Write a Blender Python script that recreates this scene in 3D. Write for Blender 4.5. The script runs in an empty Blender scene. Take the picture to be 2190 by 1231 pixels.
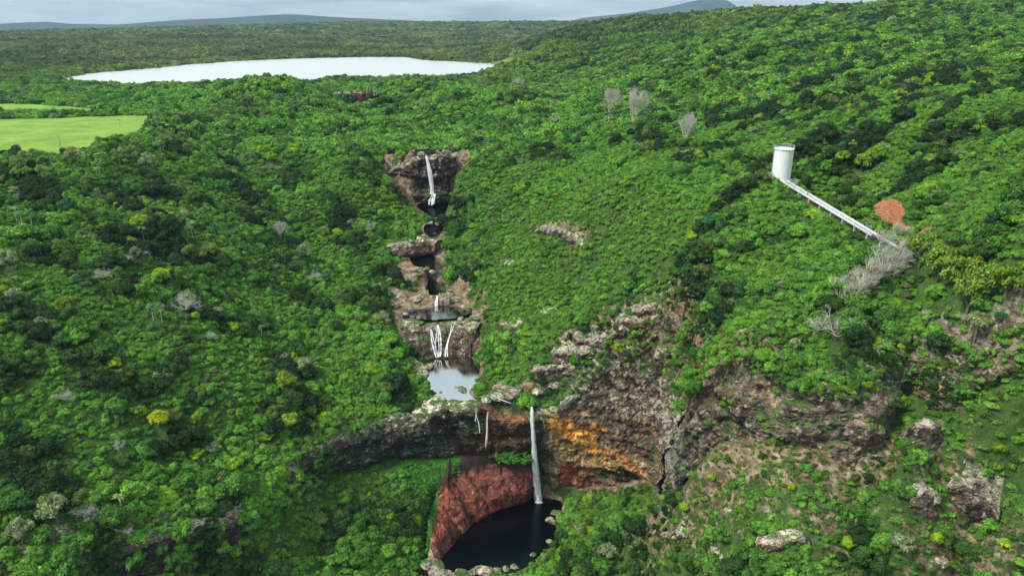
import bpy, math, random
import numpy as np
from mathutils import Vector, Matrix, Euler
R = math.radians
scene = bpy.context.scene

# ------------------------------------------------------------------ camera
HC, PITCH, FPX = 174.0, R(19.9), 1564.0          # height above the lowest pool, tilt, focal length in photo pixels
cam_data = bpy.data.cameras.new('camera')
cam_data.sensor_width = 36.0
cam_data.lens = 36.0 * FPX / 2190.0
cam_data.clip_start = 0.5
cam_data.clip_end = 60000
cam = bpy.data.objects.new('camera', cam_data)
scene.collection.objects.link(cam)
cam.location = (0, 0, HC)
cam.rotation_euler = (R(90) - PITCH, 0, 0)
scene.camera = cam

# ------------------------------------------------------------------ light
SUN_EL, SUN_AZ = R(50), R(-112)                   # azimuth measured from +Y towards +X
world = bpy.data.worlds.new('World')
scene.world = world
world.use_nodes = True
nt = world.node_tree
nt.nodes.clear()
def N(tree, kind, **kw):
    n = tree.nodes.new(kind)
    for k, v in kw.items():
        setattr(n, k, v)
    return n
out = N(nt, 'ShaderNodeOutputWorld')
bg = N(nt, 'ShaderNodeBackground')
sky = N(nt, 'ShaderNodeTexSky', sky_type='NISHITA', sun_disc=False, sun_elevation=SUN_EL, sun_rotation=SUN_AZ, altitude=300)
tc = N(nt, 'ShaderNodeTexCoord')
sep = N(nt, 'ShaderNodeSeparateXYZ')
nt.links.new(tc.outputs['Generated'], sep.inputs[0])
# a cloud layer: direction divided by height, so the clouds flatten towards the horizon
zz = N(nt, 'ShaderNodeMath', operation='MAXIMUM'); zz.inputs[1].default_value = 0.0
nt.links.new(sep.outputs['Z'], zz.inputs[0])
za = N(nt, 'ShaderNodeMath', operation='ADD'); za.inputs[1].default_value = 0.09
nt.links.new(zz.outputs[0], za.inputs[0])
dv = N(nt, 'ShaderNodeVectorMath', operation='DIVIDE')
cmb = N(nt, 'ShaderNodeCombineXYZ')
for i in range(3):
    nt.links.new(za.outputs[0], cmb.inputs[i])
nt.links.new(tc.outputs['Generated'], dv.inputs[0]); nt.links.new(cmb.outputs[0], dv.inputs[1])
cn = N(nt, 'ShaderNodeTexNoise'); cn.inputs['Scale'].default_value = 0.55; cn.inputs['Detail'].default_value = 7; cn.inputs['Roughness'].default_value = 0.55
cn.inputs['Distortion'].default_value = 0.4
nt.links.new(dv.outputs[0], cn.inputs['Vector'])
cr = N(nt, 'ShaderNodeValToRGB')
cr.color_ramp.elements[0].position = 0.33; cr.color_ramp.elements[0].color = (1.9, 2.5, 2.95, 1)
cr.color_ramp.elements[1].position = 0.66; cr.color_ramp.elements[1].color = (3.9, 4.45, 4.65, 1)
nt.links.new(cn.outputs['Fac'], cr.inputs[0])
# brighter overhead than near the horizon, as under a thin overcast
gr = N(nt, 'ShaderNodeMapRange'); gr.inputs['From Min'].default_value = 0.0; gr.inputs['From Max'].default_value = 0.6
gr.inputs['To Min'].default_value = 1.0; gr.inputs['To Max'].default_value = 2.25
nt.links.new(zz.outputs[0], gr.inputs['Value'])
vm = N(nt, 'ShaderNodeVectorMath', operation='SCALE')
nt.links.new(cr.outputs['Color'], vm.inputs[0]); nt.links.new(gr.outputs[0], vm.inputs['Scale'])
mx = N(nt, 'ShaderNodeMixRGB'); mx.inputs[0].default_value = 0.86
nt.links.new(sky.outputs[0], mx.inputs[1]); nt.links.new(vm.outputs[0], mx.inputs[2])
nt.links.new(mx.outputs[0], bg.inputs['Color'])
bg.inputs['Strength'].default_value = 0.10
nt.links.new(bg.outputs[0], out.inputs['Surface'])

sl = bpy.data.lights.new('sun', 'SUN')
sl.energy = 2.6; sl.angle = R(10); sl.color = (1.0, 0.95, 0.86)
so = bpy.data.objects.new('sun', sl)
scene.collection.objects.link(so)
sd = Vector((math.sin(SUN_AZ) * math.cos(SUN_EL), math.cos(SUN_AZ) * math.cos(SUN_EL), math.sin(SUN_EL)))
so.rotation_euler = sd.to_track_quat('Z', 'Y').to_euler()

scene.view_settings.view_transform = 'Standard'
scene.view_settings.look = 'None'
scene.view_settings.exposure = 0.80
scene.view_settings.gamma = 1.0
scene.render.engine = 'CYCLES'
scene.cycles.max_bounces = 6
scene.cycles.diffuse_bounces = 3
scene.cycles.glossy_bounces = 3
scene.cycles.transmission_bounces = 2
scene.cycles.volume_bounces = 0
scene.cycles.transparent_max_bounces = 12

# ------------------------------------------------------------------ helpers
def W(px, py, z):
    """point at height z on the line of sight through photo pixel (px, py)"""
    a, b = (px - 1095.0) / FPX, (615.5 - py) / FPX
    t = (HC - z) / (math.sin(PITCH) - b * math.cos(PITCH))
    return (a * t, t * (math.cos(PITCH) + b * math.sin(PITCH)))
def WD(px, py, D):
    """point at forward distance D on the line of sight through (px, py)"""
    a, b = (px - 1095.0) / FPX, (615.5 - py) / FPX
    t = D / (math.cos(PITCH) + b * math.sin(PITCH))
    return (a * t, D, HC - t * (math.sin(PITCH) - b * math.cos(PITCH)))
def proj(P):
    P = np.asarray(P, float)
    dz = P[..., 2] - HC
    depth = P[..., 1] * math.cos(PITCH) - dz * math.sin(PITCH)
    up = P[..., 1] * math.sin(PITCH) + dz * math.cos(PITCH)
    return 1095 + FPX * P[..., 0] / depth, 615.5 - FPX * up / depth, depth

_rs = np.random.RandomState(7)
_perm = _rs.permutation(256)
_perm = np.concatenate([_perm, _perm, _perm])
_grad = _rs.normal(size=(256, 3)); _grad /= np.linalg.norm(_grad, axis=1)[:, None]
def noise3(p):
    p = np.asarray(p, float)
    i = np.floor(p).astype(int); f = p - i; i &= 255
    w = f * f * f * (f * (f * 6 - 15) + 10)
    r = 0
    for dx in (0, 1):
        wx = w[..., 0] if dx else 1 - w[..., 0]
        for dy in (0, 1):
            wy = w[..., 1] if dy else 1 - w[..., 1]
            for dz in (0, 1):
                wz = w[..., 2] if dz else 1 - w[..., 2]
                h = _perm[_perm[_perm[i[..., 0] + dx & 255] + (i[..., 1] + dy & 255)] + (i[..., 2] + dz & 255)]
                g = _grad[h]
                d = g[..., 0] * (f[..., 0] - dx) + g[..., 1] * (f[..., 1] - dy) + g[..., 2] * (f[..., 2] - dz)
                r = r + wx * wy * wz * d
    return r * 1.6
def fbm(p, octaves=4, gain=0.5):
    p = np.asarray(p, float); a = 1.0; s = 0; t = 0
    for _ in range(octaves):
        s = s + a * noise3(p); t += a; a *= gain; p = p * 2.03 + 17.1
    return s / t
def xyz(x, y, z=0.0):
    return np.stack([x, y, np.zeros_like(x) + z], -1)
def sstep(e0, e1, v):
    t = np.clip((v - e0) / (e1 - e0), 0, 1)
    return t * t * (3 - 2 * t)
def sdist(poly, x, y):
    """signed distance to a plan polygon, negative inside"""
    P = np.asarray(poly, float); n = len(P)
    d = np.full(x.shape, 1e18); inside = np.zeros(x.shape, bool)
    for k in range(n):
        ax, ay = P[k][:2]; bx, by = P[(k + 1) % n][:2]
        ex, ey = bx - ax, by - ay
        L = ex * ex + ey * ey + 1e-12
        t = np.clip(((x - ax) * ex + (y - ay) * ey) / L, 0, 1)
        d = np.minimum(d, (x - ax - t * ex) ** 2 + (y - ay - t * ey) ** 2)
        c = ((ay > y) != (by > y)) & (x < ex * (y - ay) / (ey if abs(ey) > 1e-9 else 1e-9) + ax)
        inside ^= c
    d = np.sqrt(d)
    return np.where(inside, -d, d)

# ------------------------------------------------------------------ the land as a height field
# measured points: (photo x, photo y, height)
UP = [
 # left slope and plateau
 (0,330,119),(150,325,120),(320,250,120),(0,230,120),(200,235,120),(450,245,119),(600,225,118),(450,215,119),(300,205,119),(0,200,119),
 (150,430,111),(0,400,114),(300,400,107),(450,330,110),(600,300,108),(600,400,90),(700,300,106),(760,380,97),(850,420,85),
 (300,560,92),(0,560,101),(600,560,74),(450,480,92),(750,560,67),(830,500,72),(850,620,60),(780,700,57),(600,700,63),
 (600,800,56),(800,800,47),(860,800,43.5),(840,870,41.5),(300,800,70),(450,700,74),(0,800,79),(300,950,57),(450,900,55),(600,930,46),(700,900,43.5),
 (300,1080,48),(0,1000,64),(150,1100,54),(0,1200,51),(430,1060,45),(150,700,84),
 (-250,500,112),(-250,900,80),(-250,1200,62),(-300,300,121),
 # river levels (beds, pools are cut later)
 (1020,860,41),(960,860,41),(1085,850,41.5),(920,790,41.5),(940,690,53),(900,690,53),(860,690,54),(930,660,53.5),(990,690,53.5),(935,600,57.5),(900,640,55),
 (900,520,73),(930,490,74),(925,470,75),(930,325,102.5),(960,325,103),(880,340,102),
 # bed above the upper fall and the valley head
 (900,300,104),(850,270,106),(800,250,108),(770,225,110),(700,240,114),(740,180,118),(900,200,121),(850,185,119.5),(1000,190,123),
 # right of the river, upper
 (1020,340,106),(1050,420,92),(1000,300,108),(1100,300,112),(1150,250,117),(1150,205,122),(1200,300,115),(1300,260,121),(1400,300,120),(1300,200,123),
 (1000,480,77),(980,560,68),(1050,600,67),(1100,500,82),(1200,400,103),(1200,500,89),(1040,680,56),(1100,700,58),(1050,760,50),(1040,800,46),(1090,800,46.5),
 (1150,640,67),(1250,600,77),(1300,650,76),(1200,700,64),(1150,770,52.5),(1250,730,62),(1190,820,46),(1300,790,57),
 (1400,500,102),(1300,400,111),(1450,600,93),(1430,690,80),(1350,760,63),(1400,780,63),
 (1550,345,121.5),(1480,360,119),(1600,370,121),(1670,384,121),(1600,500,109),(1600,600,101),(1500,800,80),(1460,860,68),(1430,900,60),
 (1440,800,72),(1600,800,88),(1600,700,96),(1720,420,119),(1800,470,116),(1900,525,112),(1940,600,105),(1850,700,97),(1700,750,91),
 (1760,400,111),(1850,450,111),(1950,500,111),
 (1500,862,76),(1600,862,83),(1700,862,85),(1800,862,85.5),(1860,900,82),(1900,800,91),(1930,900,84),(2000,900,82),(2100,900,84),(2190,950,80),
 (2190,1100,68),(2100,1050,68),(2020,1010,71),(2190,1230,60),
 # right hill
 (1450,260,124),(1600,300,125),(1750,330,122),(1900,400,121),(2000,300,131),(2000,450,120),(2100,500,121),(2100,650,109),(2190,400,127),(2190,600,117),(2190,800,97),(2050,750,98),
 (1700,200,136),(1700,100,158),(1450,130,146),(1300,130,136),(2000,200,145),(2190,200,143),
 (2450,300,150),(2450,700,125),(2450,1000,100),
 (1050,130,119),(950,110,119),(1150,165,119),(1250,160,124),
]
UPD = [(1150,90,1000),(2000,100,500),(2190,100,470),(1850,50,680),(2190,50,590),(2600,100,430),(1450,70,900),  # (photo x, photo y, forward distance): ridge lines against the sky and far country
 (1600,24,950),(1700,18,880),(1850,10,820),(2000,8,760),(2190,8,700),(2450,-5,700),(1450,36,1050),(1300,44,1250),(1200,62,1350),(1100,95,1350),(1000,118,1450),
 (1600,60,1400),(2000,60,1200),(2190,60,1200),
 (0,170,830),(0,120,1250),(0,78,2100),(350,110,1500),(350,74,2300),(700,100,1900),(700,60,2900),(0,70,3200),(350,62,3300),(700,51,3800),(1000,49,3800),(1000,70,2800),(1000,95,2000),
 (1250,49,3500),(1300,55,6000),(0,68,6000),(700,60,6500),(560,168,600),(640,165,600),(600,161,620),(880,163,640),(950,170,600),(450,182,620),(1900,60,5000),(2190,60,3500),(-400,72,2500),(-400,72,5000),(-400,130,1100),(2600,60,5000),(2600,60,2500),
]
UPW = [(-60,60,60),(-130,60,70),(-220,100,105),(0,60,45),(160,60,60),(230,110,105),(-110,110,50),(150,105,62)]
LOW = [
 # below the rim: the bowl of the lowest pool and the near slopes
 (1060,1150,-2),(1130,1100,-2),(1000,1200,-1),(1180,1075,0),
 (930,1100,9),(905,1000,18),(850,1010,21),(900,1130,7),(930,1180,2),(900,1231,2),(800,1060,19),(800,1150,10),(800,1231,7),(700,1040,26),(700,1150,15),(700,1231,9),
 (600,1060,31),(600,1150,19),(600,1231,14),(480,1150,29),(500,1231,20),(400,1190,29),(400,1231,25),(280,1231,32),
 (1000,990,18),(1100,985,18),(1250,1060,4),(1330,1050,10),(1380,1045,17),
 (1200,1150,0.5),(1190,1100,0),(1230,1120,5),(1300,1080,9),(1250,1150,5),
 (1450,1045,41),(1400,1075,35),(1340,1110,27),(1300,1140,22),(1250,1168,15),(1200,1198,8),(1150,1228,2),
 (1500,1000,58),(1600,1065,57),(1700,1090,60),(1850,1080,61),(1880,1000,68),(1500,1100,45),(1500,1231,35),(1700,1231,49),(1300,1231,13),(1400,1160,27),(1900,1100,62),(2000,1100,60),(700,1015,26),(640,1040,28),(780,1000,22),(1900,1231,49),(2050,1160,56),(2100,1231,52),(2190,1231,54),(2050,960,80),(2100,900,85),(2190,880,90),(2190,1000,80),(2120,1010,73),(2030,1060,66),(1960,960,79),(2190,1100,69),
 (1600,1150,49),(1800,1150,55),(1080,1240,-0.5),(1000,1228,-0.5),
]
LOWW = [(44,205,12),(34,209,4),(24,208,1),(46,216,19),(0,150,-6),(-40,150,4),(20,150,2),(0,100,-15),(50,110,25),(-60,110,8),(100,110,40),(150,100,50),(-90,110,20),(0,260,20),(60,250,20),(-60,240,25),(160,160,60),(-120,150,38),(0,60,-15)]
def _uv(x, y):
    return x / (y + 60.0), np.log(y + 60.0)
def _fit(pts, reg):
    P = np.array(pts, float)
    u, v = _uv(P[:, 0], P[:, 1])
    A = np.hypot(u[:, None] - u, v[:, None] - v)
    K = np.where(A > 0, A * A * np.log(A + 1e-12), 0) + reg * np.eye(len(P))
    Q = np.stack([np.ones_like(u), u, v], 1)
    M = np.block([[K, Q], [Q.T, np.zeros((3, 3))]])
    s = np.linalg.solve(M, np.concatenate([P[:, 2], np.zeros(3)]))
    return u, v, s
def _eval(fit, x, y):
    u0, v0, s = fit
    u, v = _uv(x, y)
    sh = u.shape; u = u.ravel(); v = v.ravel(); n = len(u0)
    out_ = np.empty_like(u)
    for a in range(0, len(u), 20000):
        uu, vv = u[a:a + 20000], v[a:a + 20000]
        A2 = (uu[:, None] - u0) ** 2 + (vv[:, None] - v0) ** 2 + 1e-14
        out_[a:a + 20000] = (0.5 * A2 * np.log(A2)) @ s[:n] + s[n] + s[n + 1] * uu + s[n + 2] * vv
    return out_.reshape(sh)
VEG = 3.0   # the measured surface is the canopy; the ground lies below it
_up = [(*W(a, b, z), z) for a, b, z in UP] + [WD(*q) for q in UPD] + UPW
_lo = [(*W(a, b, z), z) for a, b, z in LOW] + LOWW
FU, FL = _fit(_up, 2e-4), _fit(_lo, 2e-4)

RIM = [(-190,40),(-140,100),(-122,140),(-108,157),(-84,178),(-77,193),(-70,206),(-63,218),(-53,228.5),(-42,235),(-32,237.5),(-22,238),(-12,238),(0,238),(8,239),(19,241),(31,239),(42,235),(50,229),
       (50,219),(48,205),(49,194),(54,186),(62,177),(72,168),(84,164),(95,164.5),(104,174),(109,163),(117,158),(131,152),(165,140),(260,60),(200,20),(-150,20)]
def P_(z, *pp):
    return [W(a, b, z) for a, b in pp]
POOLS = {   # name: (water level, outline in plan)
 'deep_pool': (0.0, P_(0, (925,1226),(950,1196),(985,1150),(1020,1118),(1060,1094),(1100,1078),(1130,1066),(1170,1062),(1197,1074),(1196,1092),(1180,1110),(1182,1140),(1165,1165),(1135,1196),(1100,1215),(1050,1232),(990,1240),(940,1238))),
 'second_pool': (41.0, P_(41, (915,800),(905,780),(925,765),(960,757),(1000,762),(1025,785),(1022,810),(1000,832),(1012,850),(1030,862),(985,862),(940,866),(935,850),(925,825))),
 'third_pool': (53.0, P_(53, (880,672),(905,660),(940,652),(985,657),(1010,664),(985,674),(960,679),(900,680))),
 'fourth_pool': (56.3, P_(56.3, (905,585),(925,590),(950,605),(955,622),(945,632),(920,630),(912,610))),
 'fifth_pool': (65.0, P_(65, (880,545),(905,540),(925,548),(922,562),(900,566),(885,562))),
 'sixth_pool': (74.0, P_(74, (908,482),(935,478),(950,484),(945,496),(915,500))),
 'upper_pool': (75.5, P_(75.5, (895,440),(915,432),(955,433),(975,440),(960,450),(930,462),(915,456))),
 'top_pool': (103.0, P_(103, (885,322),(905,318),(930,321),(915,329),(893,329))),
 'small_pool': (53.6, P_(53.6, (835,655),(850,650),(862,655),(855,662),(838,661))),
}
# hollows below each fall: (floor height, plan outline, edge width)
HOLLOWS = [
 (41.0, P_(41, (893,770),(872,748),(880,722),(930,713),(990,716),(1015,740),(1030,780),(1024,815),(1005,835),(1030,860),(930,870),(925,840),(900,800)), 2.5),
 (64.5, P_(65, (835,552),(870,538),(910,535),(930,545),(925,565),(890,572),(850,565)), 2.5),
 (75.0, P_(75.5, (865,440),(900,426),(950,424),(992,432),(980,446),(940,468),(905,460)), 3.5),
 (77.0, P_(80, (800,412),(840,410),(870,415),(920,425),(975,425),(965,440),(905,446),(850,436)), 3.0),
]
SLAB_FOOT = [W(*q) for q in ((905,1231,0),(958,1180,0),(1018,1120,0),(1098,1080,0),(1150,1062,0),(1142,1020,11),(1112,1012,12.5),(1060,1010,13.5),(1005,1020,13),(965,1038,12),(935,1062,11),(922,1100,9.5),(915,1160,5))]
LAKE_Z = 115.0
LAKE = P_(LAKE_Z, (150,168),(200,158),(340,146),(420,138),(520,131),(640,126),(760,123),(860,123),(900,129),(960,132),(1040,136),(1110,142),(1165,150),(1110,158),(1020,163),(900,167),(700,168),(650,176),(560,184),(400,186),(250,182),(160,176))
FIELD1 = P_(120, (-200,216),(60,217),(140,222),(220,229),(275,235),(255,237.5),(120,238),(-200,236))
FIELD2 = P_(119.5, (-200,251),(100,250),(220,244),(325,242),(322,258),(290,280),(230,296),(170,316),(110,326),(-200,320))
FAR = [(6500, 700, [(-300,49),(0,51),(60,48),(100,47),(150,51),(250,53),(330,47),(400,42),(480,39),(550,34),(610,31),(640,31.5),(700,36),(760,39),(850,43),(1000,50),(1100,60)]),
       (8300, 600, [(1150,60),(1250,38),(1300,33),(1350,28),(1400,20),(1440,13),(1475,4),(1500,-1),(1530,-3),(1556,1),(1570,10),(1582,20),(1600,30),(1650,45),(1700,70)])]
PIPE_A, PIPE_B = WD(1683, 391, 257), WD(1905, 524, 211)
TANK_P = WD(1669, 383, 262)
def height(x, y, part='full'):
    detail = True
    x = np.asarray(x, float); y = np.asarray(y, float)
    U = _eval(FU, x, y); L = _eval(FL, x, y)
    near = y < 700
    drop = np.where(near, VEG, VEG * 1.3)
    U = U - drop; L = L - 1.2
    if detail:
        p = xyz(x, y)
        U = U + fbm(p / 34.0, 4) * 2.6 + np.where(y > 500, fbm(p / 160.0 + 9, 4) * 7.0 * sstep(600, 1500, y), 0)
        L = L + fbm(p / 20.0 + 3, 4) * 1.6
    s = sdist(RIM, x, y)
    # gullies and spurs running down the slopes
    if detail:
        away = s.copy()
        for wz, poly in POOLS.values():
            away = np.minimum(away, sdist(poly, x, y))
        ax, ay, az = PIPE_A; bx, by, bz = PIPE_B; ex, ey = bx - ax, by - ay
        tt = np.clip(((x - ax) * ex + (y - ay) * ey) / (ex * ex + ey * ey), 0, 1)
        away = np.minimum(away, np.hypot(x - ax - tt * ex, y - ay - tt * ey))
        for poly in (FIELD1, FIELD2, LAKE): away = np.minimum(away, sdist(poly, x, y))
        km = sstep(12, 45, away)
        gl = np.abs(noise3(xyz((x + 0.5 * y) / 95.0 + 3, (y - 0.35 * x) / 34.0, 1.5))) - 0.3
        gl2 = np.abs(noise3(xyz(x / 60.0 + 8, y / 40.0, 4.5))) - 0.3
        U = U + km * (gl * 9.0 + gl2 * 4.0)
    # open ground round the river is bare rock: no canopy offset there
    H = U
    rv = np.full(x.shape, 1e9)
    for nme, (wz, poly) in POOLS.items():
        if nme == 'deep_pool':
            continue
        d = sdist(poly, x, y)
        k = 1 - sstep(0.5, 7.0, d)
        H = H * (1 - k) + np.maximum(H, wz + 0.35) * k
        if nme not in ('second_pool', 'upper_pool'):
            kc = 1 - sstep(4.0, 8.0, d)
            H = H * (1 - kc) + np.minimum(H, wz + 0.5 + np.maximum(d, 0) * 0.12) * kc
        rv = np.minimum(rv, d)
    for fz, poly, ew in HOLLOWS:
        d = sdist(poly, x, y)
        k = 1 - sstep(-0.5, ew, d)
        H = H * (1 - k) + np.minimum(H, fz) * k
    for nme, (wz, poly) in POOLS.items():
        if nme == 'deep_pool':
            continue
        d = sdist(poly, x, y)
        k = 1 - sstep(-1.5, 0.8, d)
        H = H * (1 - k) + np.minimum(H, wz - 1.2) * k
    d = sdist(POOLS['deep_pool'][1], x, y)
    k = 1 - sstep(-3, 1.5, d)
    L = L * (1 - k) + np.minimum(L, -2.0) * k
    k = sstep(0.0, 2.5, d) * (1 - sstep(10, 22, d))
    L = L * (1 - k) + np.maximum(L, 0.4) * k
    d = sdist(SLAB_FOOT, x, y)
    k = 1 - sstep(0.8, 3.2, d)
    L = L * (1 - k) + np.minimum(L, -2.0) * k
    HU = H
    k = 1 - sstep(-1.5, 1.5, s - 7.0)
    H = H * (1 - k) + np.minimum(L, H + 3) * k
    # lake and flat fields
    H = np.stack([H, HU], 0)
    d = sdist(LAKE, x, y)
    k = 1 - sstep(-14, 10, d)
    H = H * (1 - k) + np.minimum(H, LAKE_Z - 2.5) * k
    k = sstep(4, 14, d) * (1 - sstep(30, 90, d))
    H = H * (1 - k) + np.maximum(H, LAKE_Z + 0.7) * k
    for poly, fz in ((FIELD1, 118.6), (FIELD2, 118.2)):
        d = sdist(poly, x, y)
        k = 1 - sstep(0, 16, d)
        H = H * (1 - k) + (fz + (H - fz) * 0.12) * k
    # levelled ground under the pipeline and the tank
    ax, ay, az = PIPE_A; bx, by, bz = PIPE_B; ex, ey = bx - ax, by - ay
    tt = ((x - ax) * ex + (y - ay) * ey) / (ex * ex + ey * ey); tc_ = np.clip(tt, 0, 1)
    d = np.hypot(x - ax - tc_ * ex, y - ay - tc_ * ey)
    k = 1 - sstep(2.0, 8.0, d)
    H = H * (1 - k) + (az + (bz - az) * tc_ - 1.7) * k
    d = np.hypot(x - TANK_P[0], y - TANK_P[1]); k = 1 - sstep(5.0, 11.0, d)
    H = H * (1 - k) + (TANK_P[2] - 0.5) * k
    # blue hills on the horizon
    for D0, wd, prof in FAR:
        a = np.array([WD(p_, q_, D0) for p_, q_ in prof])
        hh = np.interp(x / y, a[:, 0] / D0, a[:, 2])
        k = np.exp(-((y - D0) / wd) ** 2)
        H = np.maximum(H, H * (1 - k) + hh * k)
    return H

_vn = np.concatenate([np.arange(math.log(112), math.log(380), 0.0034), np.arange(math.log(380), math.log(760), 0.0062), np.arange(math.log(760), math.log(9500), 0.0115)])
_un = np.arange(-1.12, 1.1201, 0.0046)
GV, GU = np.meshgrid(_vn, _un, indexing='ij')
GY = np.exp(GV) - 60.0; GX = GU * (GY + 60.0)
GZ, GZU = height(GX, GY)
_nr, _nc = GX.shape
def Hq(x, y, G=None):
    """height by looking up the grid (bilinear)"""
    G = GZ if G is None else G
    x = np.asarray(x, float); y = np.asarray(y, float)
    u, v = _uv(x, y)
    fu = np.clip((u - _un[0]) / (_un[1] - _un[0]), 0, _nc - 1.001)
    fv = np.clip(np.interp(v, _vn, np.arange(_nr)), 0, _nr - 1.001)
    a, b = fv.astype(int), fu.astype(int); s, t = fv - a, fu - b
    return (G[a, b] * (1 - s) * (1 - t) + G[a + 1, b] * s * (1 - t) + G[a, b + 1] * (1 - s) * t + G[a + 1, b + 1] * s * t)
def Hs(x, y):
    """ground level: the upper land outside the rim, the bowl inside it"""
    x = np.asarray(x, float); y = np.asarray(y, float)
    return np.where(sdist(RIM, x, y) > 0, Hq(x, y, GZU), Hq(x, y))
def ray_hit(px, py, lift=0.0):
    """first meeting of the line of sight with the land"""
    a, b = (px - 1095.0) / FPX, (615.5 - py) / FPX
    dx, dy, dz = a, math.cos(PITCH) + b * math.sin(PITCH), -math.sin(PITCH) + b * math.cos(PITCH)
    t = np.exp(np.linspace(math.log(115), math.log(7000), 2600))
    h = Hq(dx * t, dy * t) + lift
    k = np.nonzero(HC + dz * t < h)[0]
    t = t[k[0]] if len(k) else 7000.0
    return dx * t, dy * t, float(Hq(np.array(dx * t), np.array(dy * t)))

# ------------------------------------------------------------------ materials
def new_mat(name, rough=0.85, spec=0.3):
    m = bpy.data.materials.new(name); m.use_nodes = True
    t = m.node_tree; b = t.nodes['Principled BSDF']
    b.inputs['Roughness'].default_value = rough
    b.inputs['Specular IOR Level'].default_value = spec
    return m, t, b
def noise_node(t, scale, detail=5, rough=0.55, dist=0.0, vec=None):
    n = N(t, 'ShaderNodeTexNoise')
    n.inputs['Scale'].default_value = scale; n.inputs['Detail'].default_value = detail
    n.inputs['Roughness'].default_value = rough; n.inputs['Distortion'].default_value = dist
    if vec is not None: t.links.new(vec, n.inputs['Vector'])
    return n
def ramp(t, fac, stops):
    r = N(t, 'ShaderNodeValToRGB')
    e = r.color_ramp.elements
    while len(e) < len(stops): e.new(0.5)
    for k, (p, c) in enumerate(stops):
        e[k].position = p; e[k].color = c if len(c) == 4 else (*c, 1)
    t.links.new(fac, r.inputs[0])
    return r
def mix(t, fac, a, b, blend='MIX'):
    m = N(t, 'ShaderNodeMixRGB', blend_type=blend)
    for s_, v in ((0, fac), (1, a), (2, b)):
        if hasattr(v, 'is_linked') or hasattr(v, 'node'): t.links.new(v, m.inputs[s_])
        elif isinstance(v, (int, float)): m.inputs[s_].default_value = v if s_ == 0 else (v, v, v, 1)
        else: m.inputs[s_].default_value = (*v, 1) if len(v) == 3 else v
    return m.outputs[0]
def pos_node(t, scale=None):
    g = N(t, 'ShaderNodeNewGeometry')
    if scale is None: return g.outputs['Position'], g
    mp = N(t, 'ShaderNodeMapping'); mp.inputs['Scale'].default_value = scale
    t.links.new(g.outputs['Position'], mp.inputs['Vector'])
    return mp.outputs[0], g
def bump(t, b, h, strength, dist):
    n = N(t, 'ShaderNodeBump'); n.inputs['Strength'].default_value = strength; n.inputs['Distance'].default_value = dist
    t.links.new(h, n.inputs['Height']); t.links.new(n.outputs[0], b.inputs['Normal'])
    return n

# leaves: the tone comes from each tree
def leaf_mat(name, translucent=0.25):
    m, t, b = new_mat(name, 0.65, 0.08)
    at = N(t, 'ShaderNodeAttribute', attribute_type='INSTANCER', attribute_name='tone')
    va = N(t, 'ShaderNodeAttribute', attribute_type='GEOMETRY', attribute_name='leafvar')
    p, g = pos_node(t)
    n1 = noise_node(t, 0.45, 3, vec=p)
    r1 = ramp(t, n1.outputs['Fac'], [(0.3, (0.62, 0.66, 0.6)), (0.7, (1.4, 1.32, 1.3))])
    c = mix(t, 1.0, at.outputs['Color'], r1.outputs[0], 'MULTIPLY')
    c = mix(t, 1.0, c, va.outputs['Color'], 'MULTIPLY')
    t.links.new(c, b.inputs['Base Color'])
    tr = N(t, 'ShaderNodeBsdfTranslucent'); t.links.new(c, tr.inputs['Color'])
    ms = N(t, 'ShaderNodeMixShader'); ms.inputs[0].default_value = translucent
    t.links.new(b.outputs[0], ms.inputs[1]); t.links.new(tr.outputs[0], ms.inputs[2])
    t.links.new(ms.outputs[0], t.nodes['Material Output'].inputs['Surface'])
    return m
M_LEAF = leaf_mat('leaves')

def bark(name, c1, c2, sc=3.0):
    m, t, b = new_mat(name, 0.9, 0.1)
    p, g = pos_node(t, (sc, sc, sc * 0.3))
    n = noise_node(t, 1.0, 4, vec=p)
    t.links.new(ramp(t, n.outputs['Fac'], [(0.3, c1), (0.7, c2)]).outputs[0], b.inputs['Base Color'])
    return m
M_BARK = bark('brown_bark', (0.07, 0.05, 0.035), (0.2, 0.16, 0.12))
M_PALE_BARK = bark('pale_bark', (0.3, 0.27, 0.22), (0.55, 0.5, 0.43))
M_DEAD = bark('grey_dead_wood', (0.32, 0.31, 0.25), (0.60, 0.57, 0.46))
M_WOODPOLE = bark('weathered_pole', (0.2, 0.18, 0.15), (0.42, 0.39, 0.34))

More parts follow.
